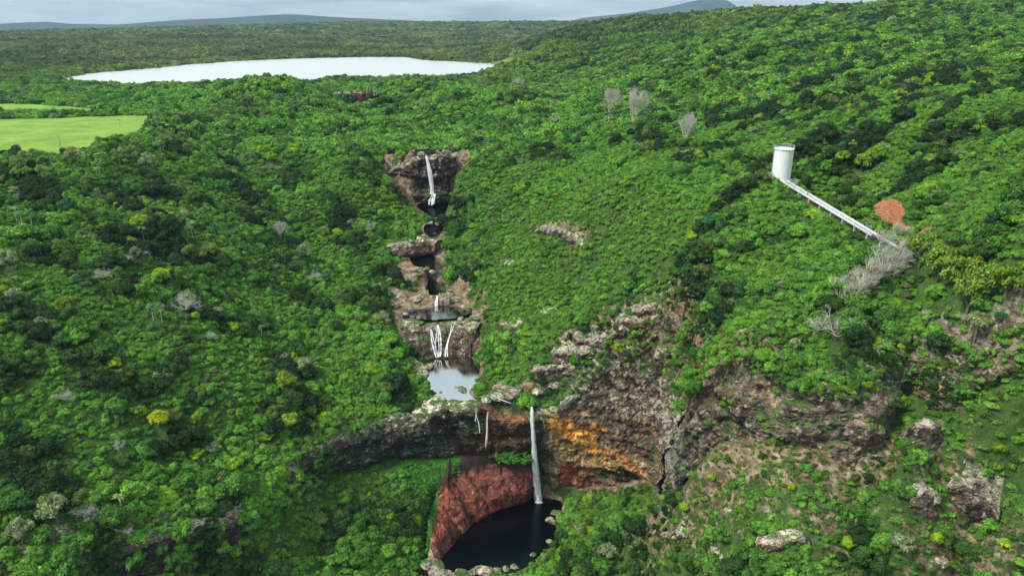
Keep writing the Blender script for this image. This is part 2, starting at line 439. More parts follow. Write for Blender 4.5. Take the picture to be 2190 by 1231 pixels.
def ground_mat():
    m, t, b = new_mat('ground', 0.95, 0.1)
    at = N(t, 'ShaderNodeAttribute', attribute_type='GEOMETRY', attribute_name='mask')
    sp = N(t, 'ShaderNodeSeparateColor'); t.links.new(at.outputs['Color'], sp.inputs[0])
    p, g = pos_node(t)
    n1 = noise_node(t, 0.02, 6, 0.6, vec=p); n2 = noise_node(t, 0.35, 6, 0.65, vec=p); n3 = noise_node(t, 1.6, 5, 0.7, vec=p)
    veg = ramp(t, n2.outputs['Fac'], [(0.3, (0.02, 0.05, 0.012)), (0.5, (0.05, 0.12, 0.022)), (0.7, (0.10, 0.19, 0.035))])
    vg2 = mix(t, 1.0, veg.outputs[0], ramp(t, n3.outputs['Fac'], [(0.35, (0.5, 0.55, 0.5)), (0.65, (1.7, 1.45, 1.3))]).outputs[0], 'MULTIPLY')
    veg2 = mix(t, n1.outputs['Fac'], vg2, (0.035, 0.055, 0.02))
    pr, _ = pos_node(t, (1, 1, 1.3))
    n4 = noise_node(t, 0.4, 9, 0.68, 0.2, pr)
    rock = ramp(t, n4.outputs['Fac'], [(0.3, (0.035, 0.026, 0.02)), (0.45, (0.13, 0.088, 0.055)), (0.56, (0.24, 0.175, 0.11)), (0.7, (0.42, 0.38, 0.3))])
    grass = ramp(t, n3.outputs['Fac'], [(0.3, (0.11, 0.22, 0.03)), (0.7, (0.25, 0.38, 0.07))])
    g4 = noise_node(t, 0.06, 4, 0.6, vec=p)
    grass2 = mix(t, 1.0, grass.outputs[0], ramp(t, g4.outputs['Fac'], [(0.38, (0.72, 0.8, 0.7)), (0.62, (1.15, 1.05, 1.1))]).outputs[0], 'MULTIPLY')
    soil = ramp(t, n3.outputs['Fac'], [(0.3, (0.12, 0.04, 0.02)), (0.5, (0.30, 0.11, 0.05)), (0.7, (0.42, 0.27, 0.16))])
    # noise breaks the edge of the bare rock
    rf = N(t, 'ShaderNodeMath', operation='MULTIPLY_ADD'); rf.inputs[1].default_value = 2.4; rf.inputs[2].default_value = -1.2
    t.links.new(n2.outputs['Fac'], rf.inputs[0])
    ad = N(t, 'ShaderNodeMath', operation='ADD'); t.links.new(sp.outputs[0], ad.inputs[0]); t.links.new(rf.outputs[0], ad.inputs[1])
    rm = N(t, 'ShaderNodeMapRange'); rm.inputs['From Min'].default_value = 0.4; rm.inputs['From Max'].default_value = 0.6
    t.links.new(ad.outputs[0], rm.inputs['Value'])
    c = mix(t, rm.outputs[0], veg2, rock.outputs[0])
    c = mix(t, at.outputs['Alpha'], c, mix(t, n4.outputs['Fac'], (0.012, 0.009, 0.008), (0.075, 0.05, 0.04)))
    c = mix(t, sp.outputs[1], c, grass2)
    sm = N(t, 'ShaderNodeMath', operation='MULTIPLY_ADD'); sm.inputs[1].default_value = 1.6; t.links.new(n2.outputs['Fac'], sm.inputs[0]); t.links.new(sp.outputs[2], sm.inputs[2])
    sr = N(t, 'ShaderNodeMapRange'); sr.inputs['From Min'].default_value = 1.35; sr.inputs['From Max'].default_value = 1.5; t.links.new(sm.outputs[0], sr.inputs['Value'])
    c = mix(t, sr.outputs[0], c, soil.outputs[0])
    t.links.new(c, b.inputs['Base Color'])
    bump(t, b, n4.outputs['Fac'], 0.8, 0.8)
    return m
M_GROUND = ground_mat()
M_FARHILL = bark('far_forest_cover', (0.025, 0.045, 0.04), (0.045, 0.075, 0.06), 0.004)

def rock_mat(name='rock', lich=1.0, moss=1.0, bumpd=0.6, blk=0.85):
    """the layer colour is stored in 'paint'; noise, cracks, pale lichen and moss go over it"""
    m, t, b = new_mat(name, 0.8, 0.3)
    at = N(t, 'ShaderNodeAttribute', attribute_type='GEOMETRY', attribute_name='paint')
    p, g = pos_node(t)
    pv, _ = pos_node(t, (1, 1, 0.4))
    ph, _ = pos_node(t, (0.6, 0.6, 2.2))
    n1 = noise_node(t, 0.32, 9, 0.66, 0.4, p)
    n2 = noise_node(t, 0.7, 5, 0.6, 0.3, pv)
    n3 = noise_node(t, 0.42, 6, 0.6, 1.2, ph)
    c = mix(t, 1.0, at.outputs['Color'], ramp(t, n1.outputs['Fac'], [(0.30, (0.45, 0.42, 0.4)), (0.5, (1.0, 1.0, 1.0)), (0.70, (1.9, 1.85, 1.75))]).outputs[0], 'MULTIPLY')
    c = mix(t, 0.8, c, ramp(t, n2.outputs['Fac'], [(0.33, (0.6, 0.57, 0.55)), (0.5, (1, 1, 1)), (0.7, (1.35, 1.3, 1.2))]).outputs[0], 'MULTIPLY')
    crk = ramp(t, n3.outputs['Fac'], [(0.475, (1, 1, 1)), (0.497, (0.3, 0.28, 0.27)), (0.503, (0.3, 0.28, 0.27)), (0.525, (1, 1, 1))])
    c = mix(t, 0.7, c, crk.outputs[0], 'MULTIPLY')
    # bedding: layers of slightly different brightness
    pz, _ = pos_node(t, (0.05, 0.05, 0.75)); nz = noise_node(t, 1.0, 5, 0.6, 0.0, pz)
    c = mix(t, blk, c, ramp(t, nz.outputs['Fac'], [(0.36, (0.5, 0.48, 0.46)), (0.47, (0.95, 0.95, 0.95)), (0.53, (1.0, 1.0, 1.0)), (0.66, (1.4, 1.36, 1.3))]).outputs[0], 'MULTIPLY')
    # blocky joints: every block a little lighter or darker, thin dark cracks between
    dm = N(t, 'ShaderNodeMixRGB', blend_type='ADD'); dm.inputs[0].default_value = 1.0
    dn = noise_node(t, 0.5, 3, vec=p); ds = N(t, 'ShaderNodeVectorMath', operation='SCALE'); ds.inputs['Scale'].default_value = 2.6
    t.links.new(dn.outputs['Color'], ds.inputs[0])
    pb, _ = pos_node(t, (1, 1, 0.62)); t.links.new(pb, dm.inputs[1]); t.links.new(ds.outputs[0], dm.inputs[2])
    v1 = N(t, 'ShaderNodeTexVoronoi'); v1.inputs['Scale'].default_value = 0.42; t.links.new(dm.outputs[0], v1.inputs['Vector'])
    v2 = N(t, 'ShaderNodeTexVoronoi', feature='DISTANCE_TO_EDGE'); v2.inputs['Scale'].default_value = 0.42; t.links.new(dm.outputs[0], v2.inputs['Vector'])
    vs = N(t, 'ShaderNodeSeparateColor'); t.links.new(v1.outputs['Color'], vs.inputs[0])
    c = mix(t, blk, c, ramp(t, vs.outputs[0], [(0.0, (0.5, 0.5, 0.5)), (1.0, (1.6, 1.56, 1.5))]).outputs[0], 'MULTIPLY')
    c = mix(t, blk, c, ramp(t, v2.outputs['Distance'], [(0.0, (0.25, 0.23, 0.22)), (0.05, (1, 1, 1))]).outputs[0], 'MULTIPLY')
    # lichen
    nl = noise_node(t, 0.45, 9, 0.68, 0.3, p)
    sp = N(t, 'ShaderNodeMath', operation='MULTIPLY_ADD'); sp.inputs[1].default_value = 1.0
    t.links.new(nl.outputs['Fac'], sp.inputs[0])
    l2 = N(t, 'ShaderNodeMath', operation='MULTIPLY'); l2.inputs[1].default_value = 0.16 * lich
    t.links.new(at.outputs['Alpha'], l2.inputs[0]); t.links.new(l2.outputs[0], sp.inputs[2])
    lf = ramp(t, sp.outputs[0], [(0.63, (0, 0, 0)), (0.70, (0.85, 0.85, 0.85))])
    c = mix(t, lf.outputs[0], c, (0.40, 0.36, 0.28))
    # moss and grass on what faces up
    s3 = N(t, 'ShaderNodeSeparateXYZ'); t.links.new(g.outputs['Normal'], s3.inputs[0])
    nm = noise_node(t, 0.22, 6, 0.7, 0.0, p)
    am = N(t, 'ShaderNodeMath', operation='MULTIPLY_ADD'); am.inputs[1].default_value = 0.30; t.links.new(s3.outputs['Z'], am.inputs[0]); t.links.new(nm.outputs['Fac'], am.inputs[2])
    mf = ramp(t, am.outputs[0], [(0.74, (0, 0, 0)), (0.80, (moss, moss, moss))])
    al = N(t, 'ShaderNodeMath', operation='MULTIPLY', use_clamp=True); al.inputs[1].default_value = 5.0; t.links.new(at.outputs['Alpha'], al.inputs[0])
    mg = N(t, 'ShaderNodeMath', operation='MULTIPLY'); t.links.new(mf.outputs[0], mg.inputs[0]); t.links.new(al.outputs[0], mg.inputs[1])
    c = mix(t, mg.outputs[0], c, (0.06, 0.12, 0.022))
    t.links.new(c, b.inputs['Base Color'])
    hh = mix(t, 0.35, n1.outputs['Fac'], crk.outputs[0])
    bump(t, b, hh, 1.0, bumpd)
    return m
M_ROCK = rock_mat()
M_SLAB = rock_mat('wet_red_rock', 0.0, 0.0, 0.25, 0.15)

def water_mat(name, deep, refl, rough=0.04, wave=3.0, bstr=0.12, gcol=(0.62, 0.64, 0.64)):
    m, t, b = new_mat(name, rough, 0.5)
    b.inputs['Base Color'].default_value = (*deep, 1)
    b.inputs['Roughness'].default_value = 0.5
    gl = N(t, 'ShaderNodeBsdfGlossy'); gl.inputs['Roughness'].default_value = rough; gl.inputs['Color'].default_value = (*gcol, 1)
    p, g = pos_node(t, (1, 1.8, 1))
    n = noise_node(t, wave, 3, vec=p)
    bm = N(t, 'ShaderNodeBump'); bm.inputs['Strength'].default_value = bstr; bm.inputs['Distance'].default_value = 0.1
    t.links.new(n.outputs['Fac'], bm.inputs['Height']); t.links.new(bm.outputs[0], gl.inputs['Normal'])
    fr = N(t, 'ShaderNodeFresnel'); fr.inputs['IOR'].default_value = refl
    ms = N(t, 'ShaderNodeMixShader'); t.links.new(fr.outputs[0], ms.inputs[0])
    t.links.new(b.outputs[0], ms.inputs[1]); t.links.new(gl.outputs[0], ms.inputs[2])
    t.links.new(ms.outputs[0], t.nodes['Material Output'].inputs['Surface'])
    return m
M_DEEP = water_mat('dark_water', (0.003, 0.006, 0.006), 1.33, 0.22, 0.8, 0.35, (0.05, 0.065, 0.065))
M_POOL = water_mat('pool_water', (0.008, 0.014, 0.013), 3.0, 0.09, 1.2, 0.12, (0.47, 0.49, 0.48))
M_LAKE = water_mat('lake_water', (0.90, 0.85, 0.67), 1.06, 0.3, 0.25, 0.5, (1.0, 0.96, 0.88))

def foam_mat():
    m, t, b = new_mat('falling_water', 0.5, 0.3)
    b.inputs['Base Color'].default_value = (0.95, 0.96, 0.96, 1)
    p, g = pos_node(t, (3.0, 3.0, 0.28))
    n = noise_node(t, 1.0, 5, 0.65, vec=p)
    at = N(t, 'ShaderNodeAttribute', attribute_type='GEOMETRY', attribute_name='dens')
    ad = N(t, 'ShaderNodeMath', operation='ADD'); t.links.new(n.outputs['Fac'], ad.inputs[0]); t.links.new(at.outputs['Fac'], ad.inputs[1])
    r = ramp(t, ad.outputs[0], [(0.34, (0, 0, 0)), (0.58, (1, 1, 1))])
    t.links.new(r.outputs[0], b.inputs['Alpha'])
    tr = N(t, 'ShaderNodeBsdfTranslucent'); tr.inputs['Color'].default_value = (0.95, 0.96, 0.97, 1)
    tp = N(t, 'ShaderNodeBsdfTransparent'); b.inputs['Alpha'].default_value = 1.0
    for l in list(b.inputs['Alpha'].links): t.links.remove(l)
    m1 = N(t, 'ShaderNodeMixShader'); m1.inputs[0].default_value = 0.4; t.links.new(b.outputs[0], m1.inputs[1]); t.links.new(tr.outputs[0], m1.inputs[2])
    m2 = N(t, 'ShaderNodeMixShader'); t.links.new(r.outputs[0], m2.inputs[0]); t.links.new(tp.outputs[0], m2.inputs[1]); t.links.new(m1.outputs[0], m2.inputs[2])
    t.links.new(m2.outputs[0], t.nodes['Material Output'].inputs['Surface'])
    return m
M_FOAM = foam_mat()

def paint_mat(name, col, rough=0.5, metal=0.0, dirt=0.25, streak=True):
    m, t, b = new_mat(name, rough, 0.4)
    b.inputs['Metallic'].default_value = metal
    p, g = pos_node(t, (1.2, 1.2, 0.25 if streak else 1.2))
    n = noise_node(t, 1.3, 6, 0.65, vec=p)
    d = tuple(c * (1 - dirt * 1.6) for c in col)
    t.links.new(ramp(t, n.outputs['Fac'], [(0.35, d), (0.6, col)]).outputs[0], b.inputs['Base Color'])
    return m
M_TANK = paint_mat('painted_tank_steel', (0.76, 0.77, 0.73), 0.45, 0.0, 0.10)
M_PIPE = paint_mat('silver_pipe_paint', (0.62, 0.63, 0.62), 0.4, 0.15, 0.22, False)
M_STEEL = paint_mat('grey_steel', (0.32, 0.32, 0.31), 0.5, 0.3, 0.35)
M_LIGHTSTEEL = paint_mat('galvanised_steel', (0.55, 0.56, 0.55), 0.5, 0.2, 0.25)
M_CONC = paint_mat('concrete', (0.42, 0.40, 0.36), 0.9, 0.0, 0.3)
M_RUST, _t, _b = new_mat('rust_red', 0.9, 0.1); _b.inputs['Base Color'].default_value = (0.3, 0.035, 0.02, 1)

# ------------------------------------------------------------------ mesh helpers
def raw_mesh(name, co, faces, mats=(), smooth=False):
    """mesh from numpy arrays; faces is an (n, 3 or 4) array"""
    me = bpy.data.meshes.new(name)
    co = np.asarray(co, 'f'); faces = np.asarray(faces, 'i')
    k = faces.shape[1]
    me.vertices.add(len(co)); me.vertices.foreach_set('co', co.ravel())
    me.loops.add(faces.size); me.loops.foreach_set('vertex_index', faces.ravel())
    me.polygons.add(len(faces)); me.polygons.foreach_set('loop_start', np.arange(0, faces.size, k, dtype='i'))
    me.update(calc_edges=True)
    for m in mats: me.materials.append(m)
    me.polygons.foreach_set('use_smooth', np.full(len(faces), bool(smooth)))
    return me
def vcol(me, name, rgba):
    a = me.attributes.new(name, 'FLOAT_COLOR', 'POINT')
    rgba = np.asarray(rgba, 'f')
    if rgba.shape[1] == 3: rgba = np.concatenate([rgba, np.ones((len(rgba), 1), 'f')], 1)
    a.data.foreach_set('color', rgba.ravel())
def grid_faces(nr, nc):
    i = np.arange(nr * nc).reshape(nr, nc)
    return np.stack([i[:-1, :-1], i[:-1, 1:], i[1:, 1:], i[1:, :-1]], -1).reshape(-1, 4)
def link(name, me, parent=None, loc=None):
    o = bpy.data.objects.new(name, me); scene.collection.objects.link(o)
    if parent is not None: o.parent = parent
    if loc is not None: o.location = loc
    return o
def tag(o, label=None, cat=None, group=None, kind=None):
    if label: o['label'] = label
    if cat: o['category'] = cat
    if group: o['group'] = group
    if kind: o['kind'] = kind
    return o
def thing(name, loc, label, cat, group=None, rz=0.0):
    o = bpy.data.objects.new(name, None); scene.collection.objects.link(o)
    o.location = loc; o.rotation_euler = (0, 0, rz); o.empty_display_size = 0.5
    return tag(o, label, cat, group)
class MB:
    """collects simple solids in one mesh"""
    def __init__(s): s.v = []; s.f = []
    def tube(s, a, b, r0, r1=None, n=8, cap=True):
        r1 = r0 if r1 is None else r1
        a, b = Vector(a), Vector(b); d = (b - a)
        if d.length < 1e-6: return s
        d.normalize(); q = d.to_track_quat('Z', 'Y'); o = len(s.v)
        for c, r in ((a, r0), (b, r1)):
            for k in range(n):
                w = 2 * math.pi * k / n
                s.v.append(tuple(c + q @ Vector((math.cos(w) * r, math.sin(w) * r, 0))))
        for k in range(n):
            s.f.append((o + k, o + (k + 1) % n, o + n + (k + 1) % n, o + n + k))
        if cap:
            s.f.append(tuple(o + k for k in reversed(range(n)))); s.f.append(tuple(o + n + k for k in range(n)))
        return s
    def box(s, c, d, rz=0.0):
        o = len(s.v); ca, sa = math.cos(rz), math.sin(rz)
        for z in (-.5, .5):
            for x, y in ((-.5, -.5), (.5, -.5), (.5, .5), (-.5, .5)):
                X, Y = x * d[0], y * d[1]
                s.v.append((c[0] + X * ca - Y * sa, c[1] + X * sa + Y * ca, c[2] + z * d[2]))
        for q in ((3, 2, 1, 0), (4, 5, 6, 7), (0, 1, 5, 4), (1, 2, 6, 5), (2, 3, 7, 6), (3, 0, 4, 7)):
            s.f.append(tuple(o + k for k in q))
        return s
    def lathe(s, prof, n=48, c=(0, 0, 0)):
        o = len(s.v)
        for r, z in prof:
            for k in range(n):
                w = 2 * math.pi * k / n
                s.v.append((c[0] + r * math.cos(w), c[1] + r * math.sin(w), c[2] + z))
        for j in range(len(prof) - 1):
            for k in range(n):
                a = o + j * n + k; b_ = o + j * n + (k + 1) % n
                s.f.append((a, b_, b_ + n, a + n))
        return s
    def ring(s, c, Rr, r, n=48, z=0.0):
        for k in range(n):
            a, b_ = 2 * math.pi * k / n, 2 * math.pi * (k + 1) / n
            s.tube((c[0] + Rr * math.cos(a), c[1] + Rr * math.sin(a), c[2] + z), (c[0] + Rr * math.cos(b_), c[1] + Rr * math.sin(b_), c[2] + z), r, n=5, cap=False)
        return s
    def mesh(s, name, m, smooth=False):
        me = bpy.data.meshes.new(name); me.from_pydata(s.v, [], s.f)
        me.materials.append(m)
        if smooth: me.polygons.foreach_set('use_smooth', [True] * len(me.polygons))
        me.update(); return me
    def build(s, name, m, parent=None, smooth=False):
        return link(name, s.mesh(name, m, smooth), parent)

# ------------------------------------------------------------------ ground
def on_land(*pp, lift=0.0):
    return [ray_hit(a, b, lift)[:2] for a, b in pp]
ROCKY = [  # (plan outline, bareness, edge width): bare or half-bare ground seen in the photo
 (on_land((1160,790),(1215,705),(1290,668),(1430,640),(1490,715),(1500,800),(1450,860),(1300,858),(1180,848)), 0.62, 5),
 (on_land((1470,790),(1560,790),(1660,840),(1860,868),(1860,900),(1500,880)), 0.42, 6),
 (on_land((1440,1050),(1520,1010),(1700,1092),(1860,1080),(1800,1231),(1350,1231),(1330,1150)), 0.50, 6),
 (on_land((1930,930),(2030,930),(2120,1100),(2190,1150),(2150,1231),(1930,1200)), 0.56, 5),
 (on_land((1130,478),(1200,470),(1260,500),(1235,530),(1180,505)), 0.7, 3),
 (on_land((1050,675),(1120,680),(1125,705),(1050,700)), 0.6, 2),
 (on_land((1090,815),(1160,790),(1460,850),(1400,880),(1120,850)), 0.75, 3),
 ([W(a, b, 53) for a, b in ((838,640),(985,625),(1012,660),(1040,680),(1010,700),(850,715),(835,690))], 1.0, 3),
 ([W(a, b, 41.5) for a, b in ((905,850),(1020,845),(1090,840),(1140,866),(1140,890),(1000,905),(925,890))], 1.0, 3),
 ([W(a, b, 103) for a, b in ((870,326),(890,316),(960,318),(1005,322),(1000,345),(900,345),(870,340))], 1.0, 4),
 ([W(a, b, 73) for a, b in ((840,530),(900,505),(950,500),(948,522),(870,540))], 1.0, 3),
 ([W(a, b, 66) for a, b in ((870,570),(930,568),(925,590),(880,595))], 0.8, 3),
 ([W(a, b, 41.5) for a, b in ((880,775),(925,768),(930,795),(915,815),(890,795))], 0.9, 2),
]
SOIL = [(on_land((1866,448),(1876,434),(1890,430),(1912,426),(1930,436),(1936,458),(1926,470),(1944,482),(1955,494),(1925,490),(1900,478),(1882,474),(1872,462)), 1.0),
        (on_land((1738,822),(1770,810),(1792,812),(1812,835),(1830,855),(1785,858),(1740,845)), 0.85),
        (on_land((1960,490),(2000,495),(1990,510),(1960,505)), 0.7)]
SHORE = sdist(LAKE, GX, GY)
def bareness(x, y):
    r = np.zeros(x.shape)
    for poly, amt, ew in ROCKY:
        r = np.maximum(r, amt * (1 - sstep(-ew * 0.5, ew, sdist(poly, x, y))))
    s = sdist(RIM, x, y)
    r = np.maximum(r, 0.62 * sstep(-14, -6, s) * (s < 1) * sstep(46, 52, x) * (1 - sstep(97, 101, x)) * (y < 215))
    return r
def soilness(x, y):
    r = np.zeros(x.shape)
    for poly, amt in SOIL:
        r = np.maximum(r, amt * (1 - sstep(-1.0, 1.5, sdist(poly, x, y))))
    return r
def fieldness(x, y):
    return 1 - sstep(-1, 3, np.minimum(sdist(FIELD1, x, y), sdist(FIELD2, x, y)))
bare = bareness(GX, GY)
for nm, (wz, poly) in POOLS.items():
    bare = np.maximum(bare, 0.95 * (1 - sstep(1.0, 3.2, sdist(poly, GX, GY))))
dv_ = np.gradient(GZ, axis=0) / np.gradient(GY, axis=0); du_ = np.gradient(GZ, axis=1) / np.gradient(GX, axis=1)
slope = np.hypot(dv_, du_)
sr_ = sdist(RIM, GX, GY)
bare = np.maximum(bare, 0.9 * sstep(2.4, 3.4, slope) * (GY < 700) * (sr_ > -8) * (GX < 100))
wetk = (1 - sstep(-2, 3, sdist(P_(18, (960,1000),(1000,975),(1160,975),(1175,1075),(1130,1075),(1100,1010),(1000,1020),(960,1040)), GX, GY)))
wetk = np.maximum(wetk, (1 - sstep(0, 4, sdist(SLAB_FOOT, GX, GY))))
bare = np.maximum(bare, wetk)
grassy = np.maximum(fieldness(GX, GY), 0.5 * (1 - sstep(3, 12, SHORE)) * (GX < 0))
soil = np.maximum(soilness(GX, GY), 0.35 * (1 - sstep(2, 6, SHORE)) * (GX > -50))
G = raw_mesh('hills', np.stack([GX, GY, GZ], -1).reshape(-1, 3), grid_faces(_nr, _nc), [M_GROUND, M_FARHILL], True)
G.polygons.foreach_set('material_index', (GY[:-1, :-1] > 5250).astype('i').ravel())
vcol(G, 'mask', np.stack([bare, grassy, soil, wetk], -1).reshape(-1, 4))
tag(link('hills', G), kind='structure')

# ------------------------------------------------------------------ water
def sheet(name, poly, z, m, wobble=0.0):
    P = [Vector((a, b, z)) for a, b in poly]
    n = len(P); q = []
    for k in range(n):                      # rounded outline
        for t in (0, .25, .5, .75):
            p0, p1, p2, p3 = P[k - 1], P[k], P[(k + 1) % n], P[(k + 2) % n]
            q.append(0.5 * ((2 * p1) + (p2 - p0) * t + (2 * p0 - 5 * p1 + 4 * p2 - p3) * t * t + (3 * p1 - p0 - 3 * p2 + p3) * t ** 3))
    me = bpy.data.meshes.new(name); me.from_pydata([tuple(v) for v in q], [], [list(range(len(q)))])
    me.materials.append(m); return tag(link(name, me), kind='structure')
def grown(poly, d):
    c = np.mean(np.array(poly), 0); P = np.array(poly); v = P - c
    return [tuple(p) for p in P + v / np.linalg.norm(v, axis=1)[:, None] * d]
for nm, (wz, poly) in POOLS.items():
    sheet('water_pool', grown(poly, 1.2 if nm != 'deep_pool' else 2.5), wz, M_DEEP if nm in ('deep_pool', 'upper_pool', 'fifth_pool', 'sixth_pool', 'top_pool') else M_POOL)
sheet('lake', grown(LAKE, 12), LAKE_Z, M_LAKE)

# ------------------------------------------------------------------ cliffs
def resample(P, step):
    P = [np.array(p, float) for p in P]; outp = []
    n = len(P)
    for k in range(n - 1):
        p0, p1, p2, p3 = P[max(k - 1, 0)], P[k], P[k + 1], P[min(k + 2, n - 1)]
        m = max(1, int(np.linalg.norm((p2 - p1)[:2]) / step))
        for j in range(m):
            t = j / m
            outp.append(0.5 * (2 * p1 + (p2 - p0) * t + (2 * p0 - 5 * p1 + 4 * p2 - p3) * t * t + (3 * p1 - p0 - 3 * p2 + p3) * t ** 3))
    outp.append(P[-1]); return np.array(outp)
FACE = []
def cliff(name, path, side, prof, paint, step=0.55, dz=0.6, amp=1.0, shelf=11.0, top=None, label=None, m=M_ROCK, topadd=0.25, blocks=1.0, shelfveg=1.0, inner=False, flat=False):
    """rock face along a plan path of (x, y, z_bottom[, z_top]); side = +1 when the open side is to the right of the path"""
    P = resample(path, step); n = len(P)
    tg = np.gradient(P[:, :2], axis=0); tg /= np.linalg.norm(tg, axis=1)[:, None] + 1e-9
    ker = np.ones(9) / 9
    tg = np.stack([np.convolve(np.pad(tg[:, i], 4, mode='edge'), ker, 'valid') for i in (0, 1)], -1)
    nin = np.stack([tg[:, 1], -tg[:, 0]], -1) * side
    zb = P[:, 2]
    if P.shape[1] > 3: zt = P[:, 3]
    else:
        q = P[:, :2] - nin * 1.5
        zt = Hq(q[:, 0], q[:, 1], GZU) + topadd
        zt = np.maximum(zt, zb + 0.4)
    rows = max(6, int(np.max(zt - zb) / dz)); ns = max(3, int(shelf / 0.8))
    t = np.linspace(0, 1, rows)[:, None]
    Z = zb + (zt - zb) * t
    off = prof(P[:, 0][None, :], Z, zb[None, :], zt[None, :])
    X = P[:, 0] + nin[:, 0] * off; Y = P[:, 1] + nin[:, 1] * off
    q3 = xyz(X, Y, Z)
    hgt = np.clip((zt - zb) / 5.0, 0.1, 1)[None, :]
    blk = fbm(q3 / np.array([5.5, 5.5, 4.0]), 5, 0.55)
    lay = noise3(xyz(X / 30, Y / 30, Z / 1.7)) * 0.55 + np.abs(noise3(xyz(X / 2.4, Y / 2.4, Z / 9.0))) * 0.9
    fine = fbm(q3 / 1.3, 3)
    # steps in the rock: quantised noise gives faces and ledges
    stp = np.round(fbm(q3 / 7.0 + 5, 2) * 5) / 5
    D = (blk * 2.2 + lay * 0.8 + fine * 0.35 + stp * 2.6 * blocks) * amp * hgt
    X = X + nin[:, 0] * D; Y = Y + nin[:, 1] * D
    # rounded top edge, then a shelf running back over the land behind
    es = np.linspace(0, 1, ns)[1:, None] ** 1.3
    bx = P[:, 0] + nin[:, 0] * (off[-1] + D[-1]); by = P[:, 1] + nin[:, 1] * (off[-1] + D[-1])
    SX = bx - nin[:, 0] * (shelf + D[-1]) * es; SY = by - nin[:, 1] * (shelf + D[-1]) * es
    back = Hs(SX, SY) if inner else Hq(SX, SY, GZU)
    if flat: back = np.maximum(back, zt - 0.7)
    k = sstep(0.05, 0.45, es)
    SZ = zt * (1 - k) + (back + 0.12 - 0.5 * es ** 3) * k + fbm(xyz(SX, SY) / 2.2, 3) * 0.9 * (1 - k) * amp + fbm(xyz(SX, SY) / 3.0 + 4, 3) * 0.5 * k * (1 - es)
    X = np.concatenate([X, SX]); Y = np.concatenate([Y, SY]); Z = np.concatenate([Z, SZ])
    nr = len(X)
    f = grid_faces(nr, n)
    if side < 0: f = f[:, ::-1]
    FACE.append(dict(SX=SX, SY=SY, SZ=SZ, es=np.broadcast_to(es, SX.shape), X=X[:rows], Y=Y[:rows], Z=Z[:rows], nin=nin, t=np.broadcast_to(t, (rows, n))))
    me = raw_mesh(name, np.stack([X, Y, Z], -1).reshape(-1, 3), f, [m], False)
    tt = np.concatenate([np.broadcast_to(t, (rows, n)), np.full((ns - 1, n), 1.0) + es * 0 + es])
    col = paint(X, Y, Z, tt, zt[None, :] - Z, np.concatenate([D, D[-1:] * np.ones((ns - 1, 1))]))
    kg = sstep(1.18, 1.5, tt + fbm(xyz(X, Y) / 3.0, 3) * 0.3)[..., None] * shelfveg
    col = col * (1 - kg) + np.array([0.035, 0.07, 0.018, 0.0]) * kg
    vcol(me, 'paint', col.reshape(-1, 4))
    o = link(name, me)
    return tag(o, kind='structure')
def lerp(a, b, k):
    return a * (1 - k[..., None]) + np.asarray(b, float) * k[..., None]
def zone(px_poly, D0):
    return [(w[0], w[2]) for w in (WD(a, b, D0) for a, b in px_poly)]
def in_zone(poly, x, z, soft=1.0):
    return 1 - sstep(-soft, soft, sdist(poly, x, z))

Z_OCHRE = zone([(1163,878),(1180,884),(1235,912),(1275,925),(1278,965),(1262,975),(1230,945),(1180,930)], 240)
Z_OCHRE2 = zone([(1262,902),(1295,915),(1285,925),(1262,915)], 240)
Z_YELLOW = zone([(1170,925),(1230,945),(1260,975),(1310,945),(1350,960),(1385,985),(1380,1010),(1330,975),(1300,1000),(1280,1025),(1250,1000),(1190,985)], 239)
Z_RED = zone([(1195,990),(1225,1000),(1270,1015),(1275,1050),(1240,1085),(1200,1085),(1190,1050)], 240)
Z_REDSTRIP = zone([(1290,968),(1340,962),(1370,990),(1365,1005),(1335,975),(1292,978)], 237)
Z_REDORANGE = zone([(1200,992),(1225,1000),(1222,1040),(1200,1035)], 240)
def bowl_prof(x, Z, zb, zt):
    k = sstep(-36, -24, x) * (1 - sstep(12, 20, x))
    rec = -4.2 * (1 - sstep(15.0, 21.0, Z)) - 1.2 * (1 - sstep(28, 31, Z)) - 0.5 * sstep(37, 41, Z)
    left = -1.2 * (1 - sstep(zb + 1, zb + 6, Z)) - 1.6 * sstep(zt - 4, zt, Z)
    lean = -(Z - 8) * 0.05 - 2.2 * sstep(44, 47, Z) - 3.0 * sstep(54, 60, Z)
    kr = sstep(14, 22, x)
    kl = 1 - sstep(-36, -28, x)
    arch = -2.2 * (1 - sstep(12, 15, Z)) * kr
    return rec * k * (1 - kr) + left * kl + (lean + arch) * kr
